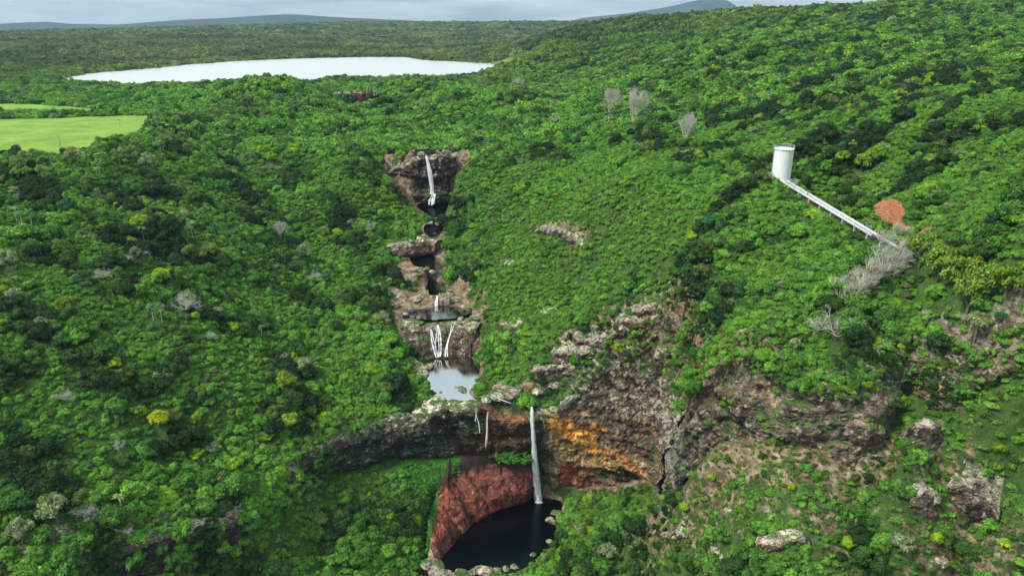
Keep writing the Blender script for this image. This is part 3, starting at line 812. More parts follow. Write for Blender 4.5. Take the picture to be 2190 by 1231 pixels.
def bowl_paint(X, Y, Z, t, below, D):
    n1 = fbm(xyz(X, Y, Z) / 6.0, 4); n2 = fbm(xyz(X, Y, Z) / 2.0 + 8, 3)
    c = np.zeros(X.shape + (3,)) + (0.040, 0.031, 0.029)
    c = lerp(c, (0.085, 0.05, 0.034), sstep(0.0, 0.5, n1) * 0.8)
    mid = sstep(-14, -10, X) * (1 - sstep(4, 7, X))
    c = lerp(c, (0.075, 0.042, 0.02), mid * sstep(20, 26, Z) * 0.8)
    right = sstep(8, 16, X)
    c = lerp(c, (0.15, 0.10, 0.065), right * 0.9)
    c = lerp(c, (0.27, 0.20, 0.12), right * sstep(0.1, 0.35, n1))
    c = lerp(c, (0.085, 0.058, 0.044), right * sstep(37, 42, Z) * (1 - 0.4 * sstep(0.0, 0.3, n2)))
    wob = n1 * 3.0 + n2 * 1.5
    for poly, cl, a in ((Z_YELLOW, (0.40, 0.26, 0.10), 0.95), (Z_OCHRE, (0.80, 0.36, 0.07), 1.0), (Z_OCHRE2, (0.85, 0.4, 0.09), 1.0),
                        (Z_RED, (0.26, 0.08, 0.05), 0.9), (Z_REDORANGE, (0.72, 0.13, 0.05), 0.85), (Z_REDSTRIP, (0.5, 0.12, 0.06), 0.8)):
        k = in_zone(poly, X + wob * 0.5, Z + wob * 0.4, 0.8) * a * (Y > 222)
        c = lerp(c, np.array(cl), k * (0.85 + 0.15 * np.sign(n2)))
    # weathered top, paler
    topk = (1 - sstep(0.5, 4.5, below + n1 * 4)) * (1 - mid)
    tl = (1 - sstep(-48, -44, X)) * 0.5 + sstep(-48, -44, X) * (1 - sstep(-9, -7, X)) + right * 0.35
    c = lerp(c, (0.27, 0.215, 0.15), np.clip(topk * tl, 0, 1))
    c = lerp(c, (0.5, 0.45, 0.34), np.clip(sstep(0.15, 0.5, topk) * sstep(-36, -30, X) * (1 - sstep(-15, -11, X)), 0, 1) * 0.9)
    c = lerp(c, (0.22, 0.10, 0.045), (1 - sstep(0.2, 1.6, below)) * mid)
    c = lerp(c, (0.16, 0.05, 0.03), sstep(-30, -20, X) * (1 - sstep(6, 9, X)) * (1 - sstep(10, 14, Z)) * 0.7)
    # black wet streaks beside the fall
    wet = np.exp(-((X - 9.6) / 1.9) ** 2) * (Z < 40) * 0.85
    c = lerp(c, (0.022, 0.018, 0.016), np.clip(wet, 0, 1))
    li = np.clip(0.25 + topk * 0.9 + right * sstep(36, 42, Z) * 0.55, 0, 1.3) * (1 - mid)
    li = np.where(X > 52, 1.0, li)
    return np.concatenate([c, li[..., None]], -1)
def below_low(x, y):
    return float(Hq(np.array(float(x)), np.array(float(y)))) - 1.6
bp = []
for (x, y) in [(-140,100),(-122,140),(-108,157),(-84,178),(-77,193),(-70,206),(-63,218),(-53,228.5),(-42,235),(-32,237.5),(-22,238),(-12,238),(0,238),(8,239),(19,241),(31,239),(42,235),(49.5,229.5),(50.5,219),(48,205)]:
    bp.append((x, y, min(below_low(x * 0.985, y - 2.5 if y > 205 else y), 40)))
cliff('cliff', bp, +1, bowl_prof, bowl_paint, dz=0.6)

def near_prof(x, Z, zb, zt):
    h = zt - zb
    return -(Z - zb) * 0.16 - 1.5 * sstep(zt - h * 0.35, zt, Z) + 1.2 * (sstep(zb + h * 0.35, zb + h * 0.45, Z) * (1 - sstep(zb + h * 0.7, zb + h * 0.8, Z)))
def near_paint(X, Y, Z, t, below, D):
    n1 = fbm(xyz(X, Y, Z) / 7.0, 4); n2 = fbm(xyz(X, Y, Z) / 2.5 + 8, 3)
    c = np.zeros(X.shape + (3,)) + (0.15, 0.115, 0.082)
    c = lerp(c, (0.07, 0.05, 0.04), sstep(-0.1, 0.2, n1))
    c = lerp(c, (0.25, 0.20, 0.14), sstep(0.15, 0.4, n2))
    c = lerp(c, (0.36, 0.17, 0.08), sstep(0.30, 0.5, fbm(xyz(X, Y, Z * 2) / 9.0 + 31, 3)))
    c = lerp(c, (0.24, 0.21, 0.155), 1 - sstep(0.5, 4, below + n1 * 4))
    c = lerp(c, (0.24, 0.24, 0.21), (1 - sstep(50, 58, X)) * 0.6)
    li = 0.25 + 0.4 * sstep(0, 0.3, n1)
    return np.concatenate([c, li[..., None]], -1)
npth = []
for (x, y) in [(50.5,219),(48,205),(49,194),(54,186),(62,177),(72,168),(84,164),(95,164.5),(104,174),(109,163),(117,158),(131,152),(165,140),(190,125)]:
    npth.append((x, y, below_low(x, y - 2) if x > 50 and y < 190 else below_low(x - 2.5, y)))
cliff('cliff', npth, +1, near_prof, near_paint, dz=0.6, amp=1.15)

def plain_prof(x, Z, zb, zt):
    h = zt - zb
    return -1.4 * sstep(zt - 2.5, zt, Z) + 0.6 * np.sin((Z - zb) / np.maximum(h, 1) * 3.1)
def river_paint(dark, mid_, pale, red=(0.16, 0.07, 0.04)):
    def f(X, Y, Z, t, below, D):
        n1 = fbm(xyz(X, Y, Z) / 5.0, 4); n2 = fbm(xyz(X, Y, Z) / 2.0 + 8, 3)
        c = np.zeros(X.shape + (3,)) + mid_
        c = lerp(c, dark, sstep(-0.1, 0.25, n1))
        c = lerp(c, red, sstep(0.1, 0.35, n2) * 0.7)
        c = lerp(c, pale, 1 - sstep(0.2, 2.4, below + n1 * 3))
        return np.concatenate([c, (0.5 + 0.4 * (1 - sstep(1, 4, below)))[..., None]], -1)
    return f
def wp(pts):
    return [(*W(a, b, z), z - 1.5, zt) for a, b, z, zt in pts]
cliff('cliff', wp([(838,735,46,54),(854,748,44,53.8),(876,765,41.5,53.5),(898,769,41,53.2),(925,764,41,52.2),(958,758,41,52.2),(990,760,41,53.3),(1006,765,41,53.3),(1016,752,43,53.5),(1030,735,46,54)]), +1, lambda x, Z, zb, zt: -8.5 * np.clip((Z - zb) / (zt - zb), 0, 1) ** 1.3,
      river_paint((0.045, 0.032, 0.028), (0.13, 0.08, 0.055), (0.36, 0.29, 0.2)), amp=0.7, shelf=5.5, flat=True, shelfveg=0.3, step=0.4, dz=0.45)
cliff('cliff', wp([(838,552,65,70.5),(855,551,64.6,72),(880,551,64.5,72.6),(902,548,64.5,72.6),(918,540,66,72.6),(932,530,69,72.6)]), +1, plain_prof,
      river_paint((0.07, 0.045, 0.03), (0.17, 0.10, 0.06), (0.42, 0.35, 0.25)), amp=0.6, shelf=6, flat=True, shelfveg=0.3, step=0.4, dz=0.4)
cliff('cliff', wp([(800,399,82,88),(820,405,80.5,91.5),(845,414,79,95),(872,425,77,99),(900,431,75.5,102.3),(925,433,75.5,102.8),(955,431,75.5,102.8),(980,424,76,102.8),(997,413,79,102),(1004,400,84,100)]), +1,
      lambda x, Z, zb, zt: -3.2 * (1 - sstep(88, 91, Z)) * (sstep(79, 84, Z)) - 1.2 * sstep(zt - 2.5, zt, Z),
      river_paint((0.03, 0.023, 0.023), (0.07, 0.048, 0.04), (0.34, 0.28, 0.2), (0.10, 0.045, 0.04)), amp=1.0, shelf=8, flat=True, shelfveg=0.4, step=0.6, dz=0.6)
# valley head: dark rock wall far upstream
cliff('cliff', [(*W(a, b, z), z - 2, zt) for a, b, z, zt in [(706,208,114,118),(718,217,113,120.5),(740,220,112.5,121),(770,218,112.5,121.5),(795,214,113,121),(812,208,115,118)]], +1, plain_prof,
      river_paint((0.02, 0.016, 0.014), (0.04, 0.028, 0.022), (0.07, 0.055, 0.04)), amp=1.2, shelf=10, step=1.5, dz=0.8, m=M_ROCK)

# the red slab between the recess and the pool
CREST = []
def slab():
    bot = [(905,1231,0),(930,1212,0),(958,1180,0),(985,1152,0),(1018,1120,0),(1058,1096,0),(1098,1080,0),(1130,1070,0),(1146,1062,0)]
    topp = [(915,1160,5),(918,1135,8),(922,1100,9.5),(935,1062,11),(965,1038,12),(1005,1020,13),(1060,1010,13.5),(1112,1012,12.5),(1142,1020,11)]
    B = resample([(*W(a, b, z), z - 0.8) for a, b, z in bot], 0.35)
    n = len(B)
    T = np.array([(*W(a, b, z), z) for a, b, z in topp])
    sp = np.linspace(0, len(T) - 1, n)
    T = np.stack([np.interp(sp, np.arange(len(T)), T[:, i]) for i in range(3)], -1)
    ker = np.ones(15) / 15
    T = np.stack([np.convolve(np.pad(T[:, i], 7, mode='edge'), ker, 'valid') for i in range(3)], -1)
    rows = 60
    t = np.linspace(0, 1, rows)[:, None]
    X = B[:, 0] * (1 - t) + T[:, 0] * t; Y = B[:, 1] * (1 - t) + T[:, 1] * t; Z = B[:, 2] * (1 - t) + T[:, 2] * t
    bul = np.sin(t * math.pi) * 1.5
    s = np.broadcast_to(np.linspace(0, 1, n)[None, :] * n * 0.35, X.shape)
    # buttress-like ribs running up the slab, broken by a few cracks
    t = np.broadcast_to(t, X.shape)
    fl = fbm(xyz(X, Y, Z) / 7, 4)
    w = s * 1.0 + t * 2.2 + fl * 3.5
    rib = noise3(xyz(w / 3.0, t * 0.7, 0.3)); rib2 = noise3(xyz(w / 1.1, t * 1.3, 7.3))
    crack = np.exp(-(noise3(xyz(w / 7.0 + 3.1, t * 0.6, 2.0)) * 16) ** 2)
    w2 = t * 9 + s * 0.25 + fl * 3
    c2 = np.exp(-(noise3(xyz(w2 / 5.0, s / 16.0, 5.0)) * 15) ** 2)
    D = bul * 1.2 + rib * 0.55 + rib2 * 0.3 - crack * 0.45 + fbm(xyz(X, Y, Z) / 9.0, 2) * 1.2 + fbm(xyz(X, Y, Z) / 2.0, 3) * 0.25
    D = D + np.round(fbm(xyz(X, Y, Z) / 7.0 + 3, 3) * 5) / 5 * 2.0
    D = D * sstep(0.0, 0.12, t); Z = Z - 2.5 * (1 - sstep(0.0, 0.06, t))
    X = X + D * 0.35; Y = Y - D * 0.75; Z = Z + D * 0.45
    st_ = noise3(xyz(w / 0.55, t * 0.5, 11.0))
    rb = 26
    tb = np.linspace(0, 1, rb)[1:, None]
    lk = sstep(0.25, 0.5, np.linspace(0, 1, n))
    q3 = xyz(X[-1] + tb * 0, Y[-1] + tb * (2.5 + 7.0 * lk), Z[-1] + tb * (7.5 * lk - 2.5 * (1 - lk)))
    rough = fbm(q3 / 3.2, 4) * 2.6 * np.sin(np.clip(tb * 1.2, 0, 1) * math.pi * 0.9 + 0.3)
    X = np.concatenate([X, q3[..., 0]]); Y = np.concatenate([Y, q3[..., 1] - rough * 0.5]); Z = np.concatenate([Z, q3[..., 2] + rough + 0.8 * np.sin(tb * 3.1)])
    pad = lambda a, v: np.concatenate([a, np.zeros((rb - 1, n)) + v])
    t = pad(t, 1.5); s = pad(s, s[-1:]); crack = pad(crack, 0); st_ = pad(st_, 0); c2 = pad(c2, 0)
    backk = pad(np.zeros((rows, n)), 1.0)
    backk[rows:] = sstep(0.0, 0.25, np.broadcast_to(tb, (rb - 1, n)) + fbm(xyz(X[rows:], Y[rows:]) / 2, 3) * 0.2)
    f = grid_faces(rows + rb - 1, n)
    Z[rows:] = Z[rows:] - 3.0 * (1 - lk)
    Z[rows:] = Z[rows:] - 14.0 * (1 - sstep(0.10, 0.30, np.linspace(0, 1, n)))
    Z = Z - 5.0 * (1 - sstep(0.0, 0.12, np.linspace(0, 1, n)))[None, :] * sstep(0.5, 1.2, t)
    CREST.extend([(X[j, i], Y[j, i], Z[j, i]) for i in range(0, int(n * 0.42), 2) for j in ((rows - 5, rows - 3, rows - 1) if i < n * 0.3 else (rows - 4, rows, rows + 6, rows + 12, rows + 18))])
    me = raw_mesh('red_rock_slab', np.stack([X, Y, Z], -1).reshape(-1, 3), f, [M_SLAB], True)
    n1 = fbm(xyz(X, Y, Z) / 3.5 + 2, 4); n2 = fbm(xyz(X * 2, Y * 2, Z * 0.4) / 2.0, 3)
    c = np.zeros(X.shape + (3,)) + (0.185, 0.048, 0.032)
    c = lerp(c, (0.15, 0.05, 0.04), sstep(0.0, 0.35, n1))
    c = lerp(c, (0.34, 0.13, 0.06), sstep(0.1, 0.4, n2) * 0.6)
    c = lerp(c, (0.10, 0.035, 0.035), sstep(0.62, 0.8, np.broadcast_to(s / (n * .35), X.shape)) * 0.5)
    c = lerp(c, (0.5, 0.12, 0.05), (1 - sstep(0.35, 0.5, np.broadcast_to(s / (n * .35), X.shape))) * sstep(.55, .8, np.broadcast_to(t, X.shape)) * 0.6)
    c = lerp(c, (0.36, 0.3, 0.22), (1 - sstep(0.05, 0.18, np.broadcast_to(s / (n * .35), X.shape))) * 0.7)
    c = lerp(c, (0.02, 0.015, 0.014), np.clip(crack + c2 * 0.35, 0, 1) * 0.8)
    c = lerp(c, (0.07, 0.022, 0.02), sstep(0.1, 0.5, st_) * 0.55); c = lerp(c, (0.40, 0.16, 0.08), sstep(0.15, 0.5, -st_) * 0.35)
    c = lerp(c, (0.035, 0.024, 0.022), backk * 0.92)
    vcol(me, 'paint', np.concatenate([c, np.zeros(X.shape + (1,))], -1).reshape(-1, 4))
    tag(link('red_rock_slab', me), kind='structure')
slab()

# rock outcrops that break the slopes
def outcrop(pp, h, pal, amp=0.9, step=0.5, dz=0.45, back=5, drop=1.5):
    L = []
    hs = h if isinstance(h, (list, tuple)) else [h] * len(pp)
    for (a, b), hh in zip(pp, hs):
        x, y, z = ray_hit(a, b)
        L.append((x, y - 0.6, z - drop, z + hh))
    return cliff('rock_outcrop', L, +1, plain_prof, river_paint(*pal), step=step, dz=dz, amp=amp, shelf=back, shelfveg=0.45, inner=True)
PAL = ((0.045, 0.034, 0.03), (0.11, 0.08, 0.058), (0.40, 0.35, 0.27), (0.14, 0.08, 0.055))
PALR = ((0.06, 0.042, 0.036), (0.15, 0.09, 0.07), (0.38, 0.33, 0.26), (0.22, 0.06, 0.045))
outcrop([(1140,790),(1165,812),(1210,822),(1260,830),(1320,826),(1380,812),(1430,800)], [2,6,7,7,7,7,4], PAL, amp=1.0)
outcrop([(1170,755),(1200,770),(1240,778),(1290,786),(1340,780),(1400,762)], [2,5,6,6,6,3], PAL, amp=1.0)
outcrop([(1225,720),(1250,735),(1290,745),(1330,742),(1370,730)], [2,4,5,5,2], PALR)
outcrop([(1300,700),(1330,706),(1370,704),(1420,700),(1450,712)], [2,5,5,5,3], PALR)
outcrop([(1340,668),(1370,672),(1400,668)], [2,4,3], PALR)
outcrop([(1138,492),(1165,500),(1195,512),(1225,520),(1245,524)], [1,4,5,4,1], ((0.05,0.04,0.035),(0.12,0.09,0.07),(0.34,0.29,0.23)), amp=0.7, back=3)
outcrop([(1050,698),(1075,702),(1100,700),(1118,694)], [1,2.5,2.5,1], PAL, amp=0.5, back=2.5)
outcrop([(1065,560),(1085,566),(1110,562)], [1,2,1], PAL, amp=0.5, back=2)
outcrop([(1155,665),(1170,670),(1190,664)], [1,2,1], PAL, amp=0.5, back=2)
outcrop([(1925,935),(1950,950),(1985,955),(2010,945)], [3,7,7,3], PAL, amp=1.0)
outcrop([(1940,1075),(1970,1095),(2000,1090)], [3,7,5], PAL, amp=1.0)
outcrop([(2020,1050),(2050,1085),(2090,1110),(2130,1110)], [4,8,8,3], PAL, amp=1.0)
outcrop([(1400,1130),(1440,1150),(1470,1140)], [1,3,1], PAL, amp=0.7, back=3)
outcrop([(1500,1190),(1530,1215),(1560,1205)], [1,3,1], PAL, amp=0.7, back=3)
outcrop([(1600,1150),(1640,1170),(1700,1168),(1730,1150)], [1,4,4,1], PALR, amp=0.8, back=3)
outcrop([(370,1195),(410,1178),(460,1160),(510,1135),(540,1115)], [4,6,6,5,2], ((0.05,0.04,0.036),(0.11,0.085,0.07),(0.26,0.21,0.16)), amp=0.8, back=4)

# ------------------------------------------------------------------ foliage
rng = np.random.RandomState(11)
def leaf_cloud(lobes, leaves, size, rs, up=0.25, droop=0.0):
    """leaf-sized faces on the shells of many lobes: (centre, radius) -> co, faces, per-vertex variation"""
    C = []; Rr = []
    for c, r in lobes: C.append(c); Rr.append(r)
    C = np.array(C); Rr = np.array(Rr)
    w = Rr ** 2; w = w / w.sum()
    k = rs.choice(len(C), leaves, p=w)
    d = rs.normal(size=(leaves, 3)); d[:, 2] = d[:, 2] * 0.9 + 0.28
    d /= np.linalg.norm(d, axis=1)[:, None]
    rad = Rr[k] * (0.72 + 0.36 * rs.rand(leaves) ** 0.7)
    sq = np.array([1, 1, 0.82])
    P = C[k] + d * rad[:, None] * sq
    nrm = d * 0.75 + rs.normal(size=(leaves, 3)) * 0.45 + (0, 0, up)
    nrm /= np.linalg.norm(nrm, axis=1)[:, None]
    a = np.cross(nrm, rs.normal(size=(leaves, 3))); a /= np.linalg.norm(a, axis=1)[:, None]
    b = np.cross(nrm, a)
    s = size * (0.6 + 0.8 * rs.rand(leaves))[:, None]
    v0 = P - a * s * 0.9; v1 = P - b * s * 0.45 + nrm * s * 0.12; v2 = P + a * s * 0.9 - (0, 0, 1) * s * droop; v3 = P + b * s * 0.45 + nrm * s * 0.12
    co = np.stack([v0, v1, v2, v3], 1).reshape(-1, 3)
    f = np.arange(leaves * 4).reshape(-1, 4)
    var = (0.7 + 0.6 * rs.rand(len(C)))[k] * (0.7 + 0.6 * rs.rand(leaves))
    hue = 1 + (rs.rand(len(C)) - 0.5)[k] * 0.35
    col = np.stack([var * hue, var, var * (2 - hue) * 0.5 + var * 0.5], -1)
    return co, f, np.repeat(col, 4, 0)
_ico = None
def ico(sub=2):
    import bmesh
    bm = bmesh.new(); bmesh.ops.create_icosphere(bm, subdivisions=sub, radius=1.0)
    co = np.array([v.co[:] for v in bm.verts]); f = np.array([[v.index for v in q.verts] for q in bm.faces]); bm.free()
    return co, f
ICO1, ICO2, ICO3 = ico(1), ico(2), ico(3)
def crown_mesh(name, seed, Rr=1.0, H=0.8, nl=16, leaves=1100, size=0.13, core=0.80, spread=1.0, lobe=0.42, base=0.0):
    """crown of unit radius sitting on z = 0"""
    rs = np.random.RandomState(seed); lobes = []
    for k in range(nl):
        el = math.asin(min(1, rs.rand() * 1.05)); az = k * 2.39996 + rs.rand() * 0.9
        rr = Rr * spread * (0.50 + 0.28 * rs.rand())
        c = (math.cos(el) * math.cos(az) * rr, math.cos(el) * math.sin(az) * rr, base + H * 0.35 + math.sin(el) * H * (0.45 + 0.3 * rs.rand()))
        lobes.append((c, lobe * (0.65 + 0.6 * rs.rand())))
    co, f, col = leaf_cloud(lobes, leaves, size, rs)
    allc, allf, allv = [co], [], [col]
    # solid hearts of the lobes keep the crown from being see-through everywhere
    tris = []
    o = len(co)
    for c, r in lobes:
        ic, fi = ICO1
        q = ic * r * core * (1 + 0.18 * rs.rand(len(ic), 1)) * (1, 1, 0.8) + c
        allc.append(q); tris.append(fi + o); o += len(q)
        allv.append(np.full((len(q), 3), 0.8))
    quads = f
    tris = np.concatenate(tris)
    me = bpy.data.meshes.new(name)
    co = np.concatenate(allc).astype('f')
    li = np.concatenate([quads.ravel(), tris.ravel()]).astype('i')
    ls = np.concatenate([np.arange(len(quads)) * 4, len(quads) * 4 + np.arange(len(tris)) * 3]).astype('i')
    me.vertices.add(len(co)); me.vertices.foreach_set('co', co.ravel())
    me.loops.add(len(li)); me.loops.foreach_set('vertex_index', li)
    me.polygons.add(len(ls)); me.polygons.foreach_set('loop_start', ls)
    me.update(calc_edges=True)
    me.materials.append(M_LEAF)
    vcol(me, 'leafvar', np.concatenate(allv))
    return me
CROWNS = [crown_mesh('crown', 100 + k, nl=20 + 3 * (k % 4), H=(0.7, 0.95, 0.8, 1.1)[k % 4], spread=(1.0, 0.85, 1.1, 0.9)[k % 4], leaves=1700, lobe=(0.34, 0.30, 0.27, 0.36)[k % 4], size=0.10) for k in range(8)]
FEATHER = [crown_mesh('crown', 300 + k, nl=26, H=1.1, leaves=1500, lobe=0.25, size=0.085, core=0.45, spread=1.1) for k in range(3)]      # light, loose crowns
BUSH = [crown_mesh('crown', 500 + k, nl=9, H=0.55, leaves=520, lobe=0.46, size=0.15) for k in range(5)]
FAR_C = [crown_mesh('crown', 700 + k, nl=13, H=0.7, leaves=420, lobe=0.42, size=0.2) for k in range(5)]

proto = bpy.data.collections.new('foliage_shapes')      # not linked to the scene
PROTO = []
for k, me in enumerate(CROWNS + FEATHER + BUSH + FAR_C):
    o = bpy.data.objects.new('crown_shape_%02d' % k, me); proto.objects.link(o); PROTO.append(o)
I_CROWN, I_FEATHER, I_BUSH, I_FAR = list(range(0, 8)), list(range(8, 11)), list(range(11, 16)), list(range(16, 21))

TONES = {'bright': (0.155, 0.350, 0.046), 'mid': (0.090, 0.222, 0.034), 'dark': (0.044, 0.105, 0.024), 'deep': (0.026, 0.060, 0.017),
         'olive': (0.12, 0.18, 0.04), 'lime': (0.23, 0.39, 0.03), 'yellow': (0.42, 0.44, 0.02), 'blue': (0.055, 0.17, 0.05), 'grey': (0.22, 0.27, 0.13), 'far': (0.115, 0.15, 0.05), 'fern': (0.085, 0.28, 0.045),
         'feather': (0.17, 0.33, 0.07)}
def wind_field(x, y):
    """long streaks across the right hill, where the wind combs the canopy"""
    a = x * 0.80 + y * 0.60; b = -x * 0.60 + y * 0.80
    return fbm(xyz(a / 46.0 + 11, b / 11.0), 4)
def tone_for(x, y, z, rs, dark=0.45):
    """spatially coherent choice of leaf colour, with broad slope light and shade painted in"""
    p = xyz(x, y)
    a = fbm(p / 26.0 + 3, 4); b = fbm(p / 9.0 + 40, 3); r = rs.rand(len(x))
    T = {k: np.array(v) for k, v in TONES.items()}
    kr = sstep(25, 80, x) * sstep(200, 260, y)
    a = a * (1 - kr) + wind_field(x, y) * 1.25 * kr
    slope_light = 0.22 * sstep(-12, 0, x) * (1 - sstep(50, 80, x)) * sstep(245, 265, y) * (1 - sstep(330, 380, y))  # light on the slope right of the river, painted into the leaf tone
    left = -0.17 * (1 - sstep(-120, -50, x)) * (1 - sstep(330, 420, y))  # shade over the left slope, painted in as a darker leaf tone
    m = np.clip(0.93 - dark * 0.62 + a * 1.25 + b * 0.75 + (r - 0.5) * 0.5 + slope_light + left - 0.13 * kr - 0.10 * sstep(120, 260, x) * sstep(300, 420, y) - 0.02, 0, 1)[:, None]
    px, py, _ = proj(np.stack([x, y, z], -1))
    c = T['deep'] * (1 - sstep(0.0, 0.22, m)) + T['dark'] * sstep(0.0, 0.22, m) * (1 - sstep(0.22, 0.45, m)) + T['mid'] * sstep(0.22, 0.45, m) * (1 - sstep(0.5, 0.8, m)) + T['bright'] * sstep(0.5, 0.8, m)
    r2 = rs.rand(len(x))
    c = np.where((r2 < 0.045)[:, None], T['olive'] * (0.7 + 0.5 * rs.rand(len(x), 1)), c)
    c = np.where(((r2 > 0.08) & (r2 < 0.095))[:, None], T['blue'], c)
    c = np.where(((r2 > 0.13) & (r2 < 0.155))[:, None], T['lime'], c)
    c = np.where(((r2 > 0.155) & (r2 < 0.17))[:, None], T['grey'], c)
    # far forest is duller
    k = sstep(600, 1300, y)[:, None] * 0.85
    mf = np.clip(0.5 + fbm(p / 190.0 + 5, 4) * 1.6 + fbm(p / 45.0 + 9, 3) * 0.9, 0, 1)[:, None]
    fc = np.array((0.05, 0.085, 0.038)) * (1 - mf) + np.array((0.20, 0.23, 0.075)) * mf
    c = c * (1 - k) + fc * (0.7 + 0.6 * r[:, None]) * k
    return c
def jgrid(y0, y1, sp, rs, umax=0.98):
    ys = np.arange(y0, y1, sp); L = []
    for y in ys:
        xm = umax * (y + 60) if y > 400 else 0.92 * (y + 75)
        xs = np.arange(-xm, xm, sp)
        L.append(np.stack([xs + (rs.rand(len(xs)) - .5) * sp * 1.1, y + (rs.rand(len(xs)) - .5) * sp * 1.1], -1))
    return np.concatenate(L)
WATER = [p_ for n_, (z_, p_) in POOLS.items()]
def corridor(x, y):
    """distance to the pipeline on plan"""
    ax, ay = PIPE_A[:2]; bx, by = PIPE_B[:2]; ex, ey = bx - ax, by - ay
    t = np.clip(((x - ax) * ex + (y - ay) * ey) / (ex * ex + ey * ey), 0, 1)
    return np.hypot(x - ax - t * ex, y - ay - t * ey)
VIEWS = [[(x_, y_) for x_, y_ in zip(*proj(np.array([(a_, b_, z_) for a_, b_ in p_]))[:2])] for n_, (z_, p_) in POOLS.items() if n_ not in ('small_pool', 'top_pool')]
def spot(px, py, lift=0.0):
    x, y, z = ray_hit(px, py, lift); return (x, y, float(Hs(np.array(x), np.array(y))))
# landmark plants read off the photo: (photo x, y of the crown centre, crown radius in photo pixels, ...)
BARE = [(1785,712,52,'round'),(1800,640,34,'swept'),(1832,622,36,'swept'),(1862,600,38,'swept'),(1892,575,36,'swept'),(1922,552,32,'swept'),(1915,507,22,'swept'),(1885,520,20,'swept'),
        (1302,240,24,'cone'),(1352,258,32,'cone'),(1466,303,20,'cone'),(400,660,30,'round'),(140,855,20,'round'),(236,876,15,'round'),(222,592,18,'round'),(452,725,14,'round'),(604,768,14,'round'),
        (270,558,16,'round'),(190,565,10,'round'),(255,955,16,'round'),(600,510,18,'cone'),(674,600,18,'round'),(790,490,16,'round'),(2040,755,12,'round'),(1975,700,12,'round'),(400,775,12,'round'),(310,545,10,'round'),(205,1195,26,'round'),(1110,180,14,'round')]
LANDMARK = [(340,905,24,'yellow','small bright yellow-green tree standing out on the lower left slope'),(615,832,28,'olive2','olive-yellow tree at the right end of the left slope, above the rock rim'),
            (140,660,22,'olive2','yellowish bushy tree near the left edge, halfway down the slope'),(2060,815,24,'pale','pale yellow-green round tree near the right edge'),
            (1920,868,22,'lime','narrow lime-green tree right of the bare brown scar'),(1478,520,17,'lime','small lime-yellow tree in the middle of the right slope'),
            (248,784,15,'lime','small bright lime bush on the left slope above the yellow tree'),(650,550,18,'pale','pale grey-green round tree near the middle of the left slope'),
            (20,572,24,'pale','pale grey-brown tree at the left edge'),(130,1125,34,'pale','large pale green tree low in the left corner'),(55,1180,30,'pale','pale yellowish tree nearest the lower left corner'),
            (1228,815,16,'limetall','upright bright green tree growing on a ledge above the orange wall'),(1466,1090,13,'lime','small lime bush on the rocky slope left of the brown cliff'),(1522,1027,10,'lime','tiny bright green bush under the brown cliff'),
            (1812,1168,18,'lime','lime tree among dark trees low on the right slope'),(2000,1165,16,'lime','bright green tree low at the right, beside grey rock'),(2145,1168,15,'lime','bright bush in the lower right corner'),
            (1700,745,14,'pale','whitish green bush right of the large bare tree'),(1340,1000,9,'lime','small green tuft on the wall foot'),(1965,560,38,'gold','golden green feathery tree right of the bare trees, topmost'),
            (2000,590,44,'gold','golden green feathery tree below the topmost one'),(2045,615,48,'gold','broad golden green tree in the middle of the golden clump'),(2095,640,46,'gold','golden green tree right of the broad one'),
            (2060,690,44,'gold','lowest golden green tree of the clump'),(2130,690,42,'gold','golden green tree at the right of the clump'),(1840,362,22,'gold2','yellow-green tree right of the white tank'),(1800,345,18,'gold2','second yellow-green tree right of the white tank'),
            (1870,345,20,'gold2','yellow-green tree upslope of the red earth scar'),(1990,350,18,'gold2','yellow-green tree alone on the upper right hillside'),(580,345,14,'lime','small bright tree high on the left slope'),
            (165,348,22,'pale','pale tree under the near corner of the cane field'),(320,360,20,'pale','pale green round tree below the cane field')]
TR = {}
CLEAR = []
for q in BARE + LANDMARK:
    x_, y_, z_ = spot(q[0], q[1] + q[2] * 0.35)
    dpt = proj(np.array([x_, y_, z_]))[2]
    TR[q[:2]] = (x_, y_, z_, q[2] * dpt / FPX)
    CLEAR.append((x_, y_, TR[q[:2]][3] * (0.8 if len(q) > 4 else 0.42)))
PALMS = [(50,470,16),(68,462,14),(36,455,14),(308,498,13),(318,505,10),(412,490,14),(403,497,9),(328,665,15),(347,672,13),(270,1108,20),(735,560,10),(560,705,10),(1480,250,9),(2052,190,9),(1880,165,9)]
for q in PALMS:
    x_, y_, z_ = spot(q[0], q[1] + q[2] * 1.4)
    TR[q[:2]] = (x_, y_, z_, q[2] * proj(np.array([x_, y_, z_]))[2] / FPX)
    CLEAR.append((x_, y_, TR[q[:2]][3] * 0.9))
_rf = np.random.RandomState(77)
FEATHERY = []
for poly_, n_ in (([(440,205),(520,190),(660,190),(690,215),(640,245),(560,250),(450,245)], 38), ([(325,262),(430,245),(430,280),(330,330),(240,335)], 20), ([(0,345),(120,335),(240,345),(300,330),(330,350),(200,375),(0,380)], 16)):
    A_ = np.array(poly_, float); c_ = 0
    while c_ < n_:
        q_ = A_.min(0) + (A_.max(0) - A_.min(0)) * _rf.rand(2)
        if sdist(poly_, q_[:1], q_[1:])[0] < 0:
            x_, y_, z_ = spot(q_[0], q_[1] + 14)
            if y_ < 800 and all(math.hypot(x_ - f_[0], y_ - f_[1]) > 3.0 for f_ in FEATHERY):
                FEATHERY.append((x_, y_, z_, 2.6 + 1.5 * _rf.rand())); CLEAR.append((x_, y_, 1.4))
            c_ += 1
WETZONE = P_(18, (880,1010),(920,985),(1000,975),(1160,975),(1175,1075),(1130,1075),(1100,1010),(1000,1015),(930,1060),(900,1060))
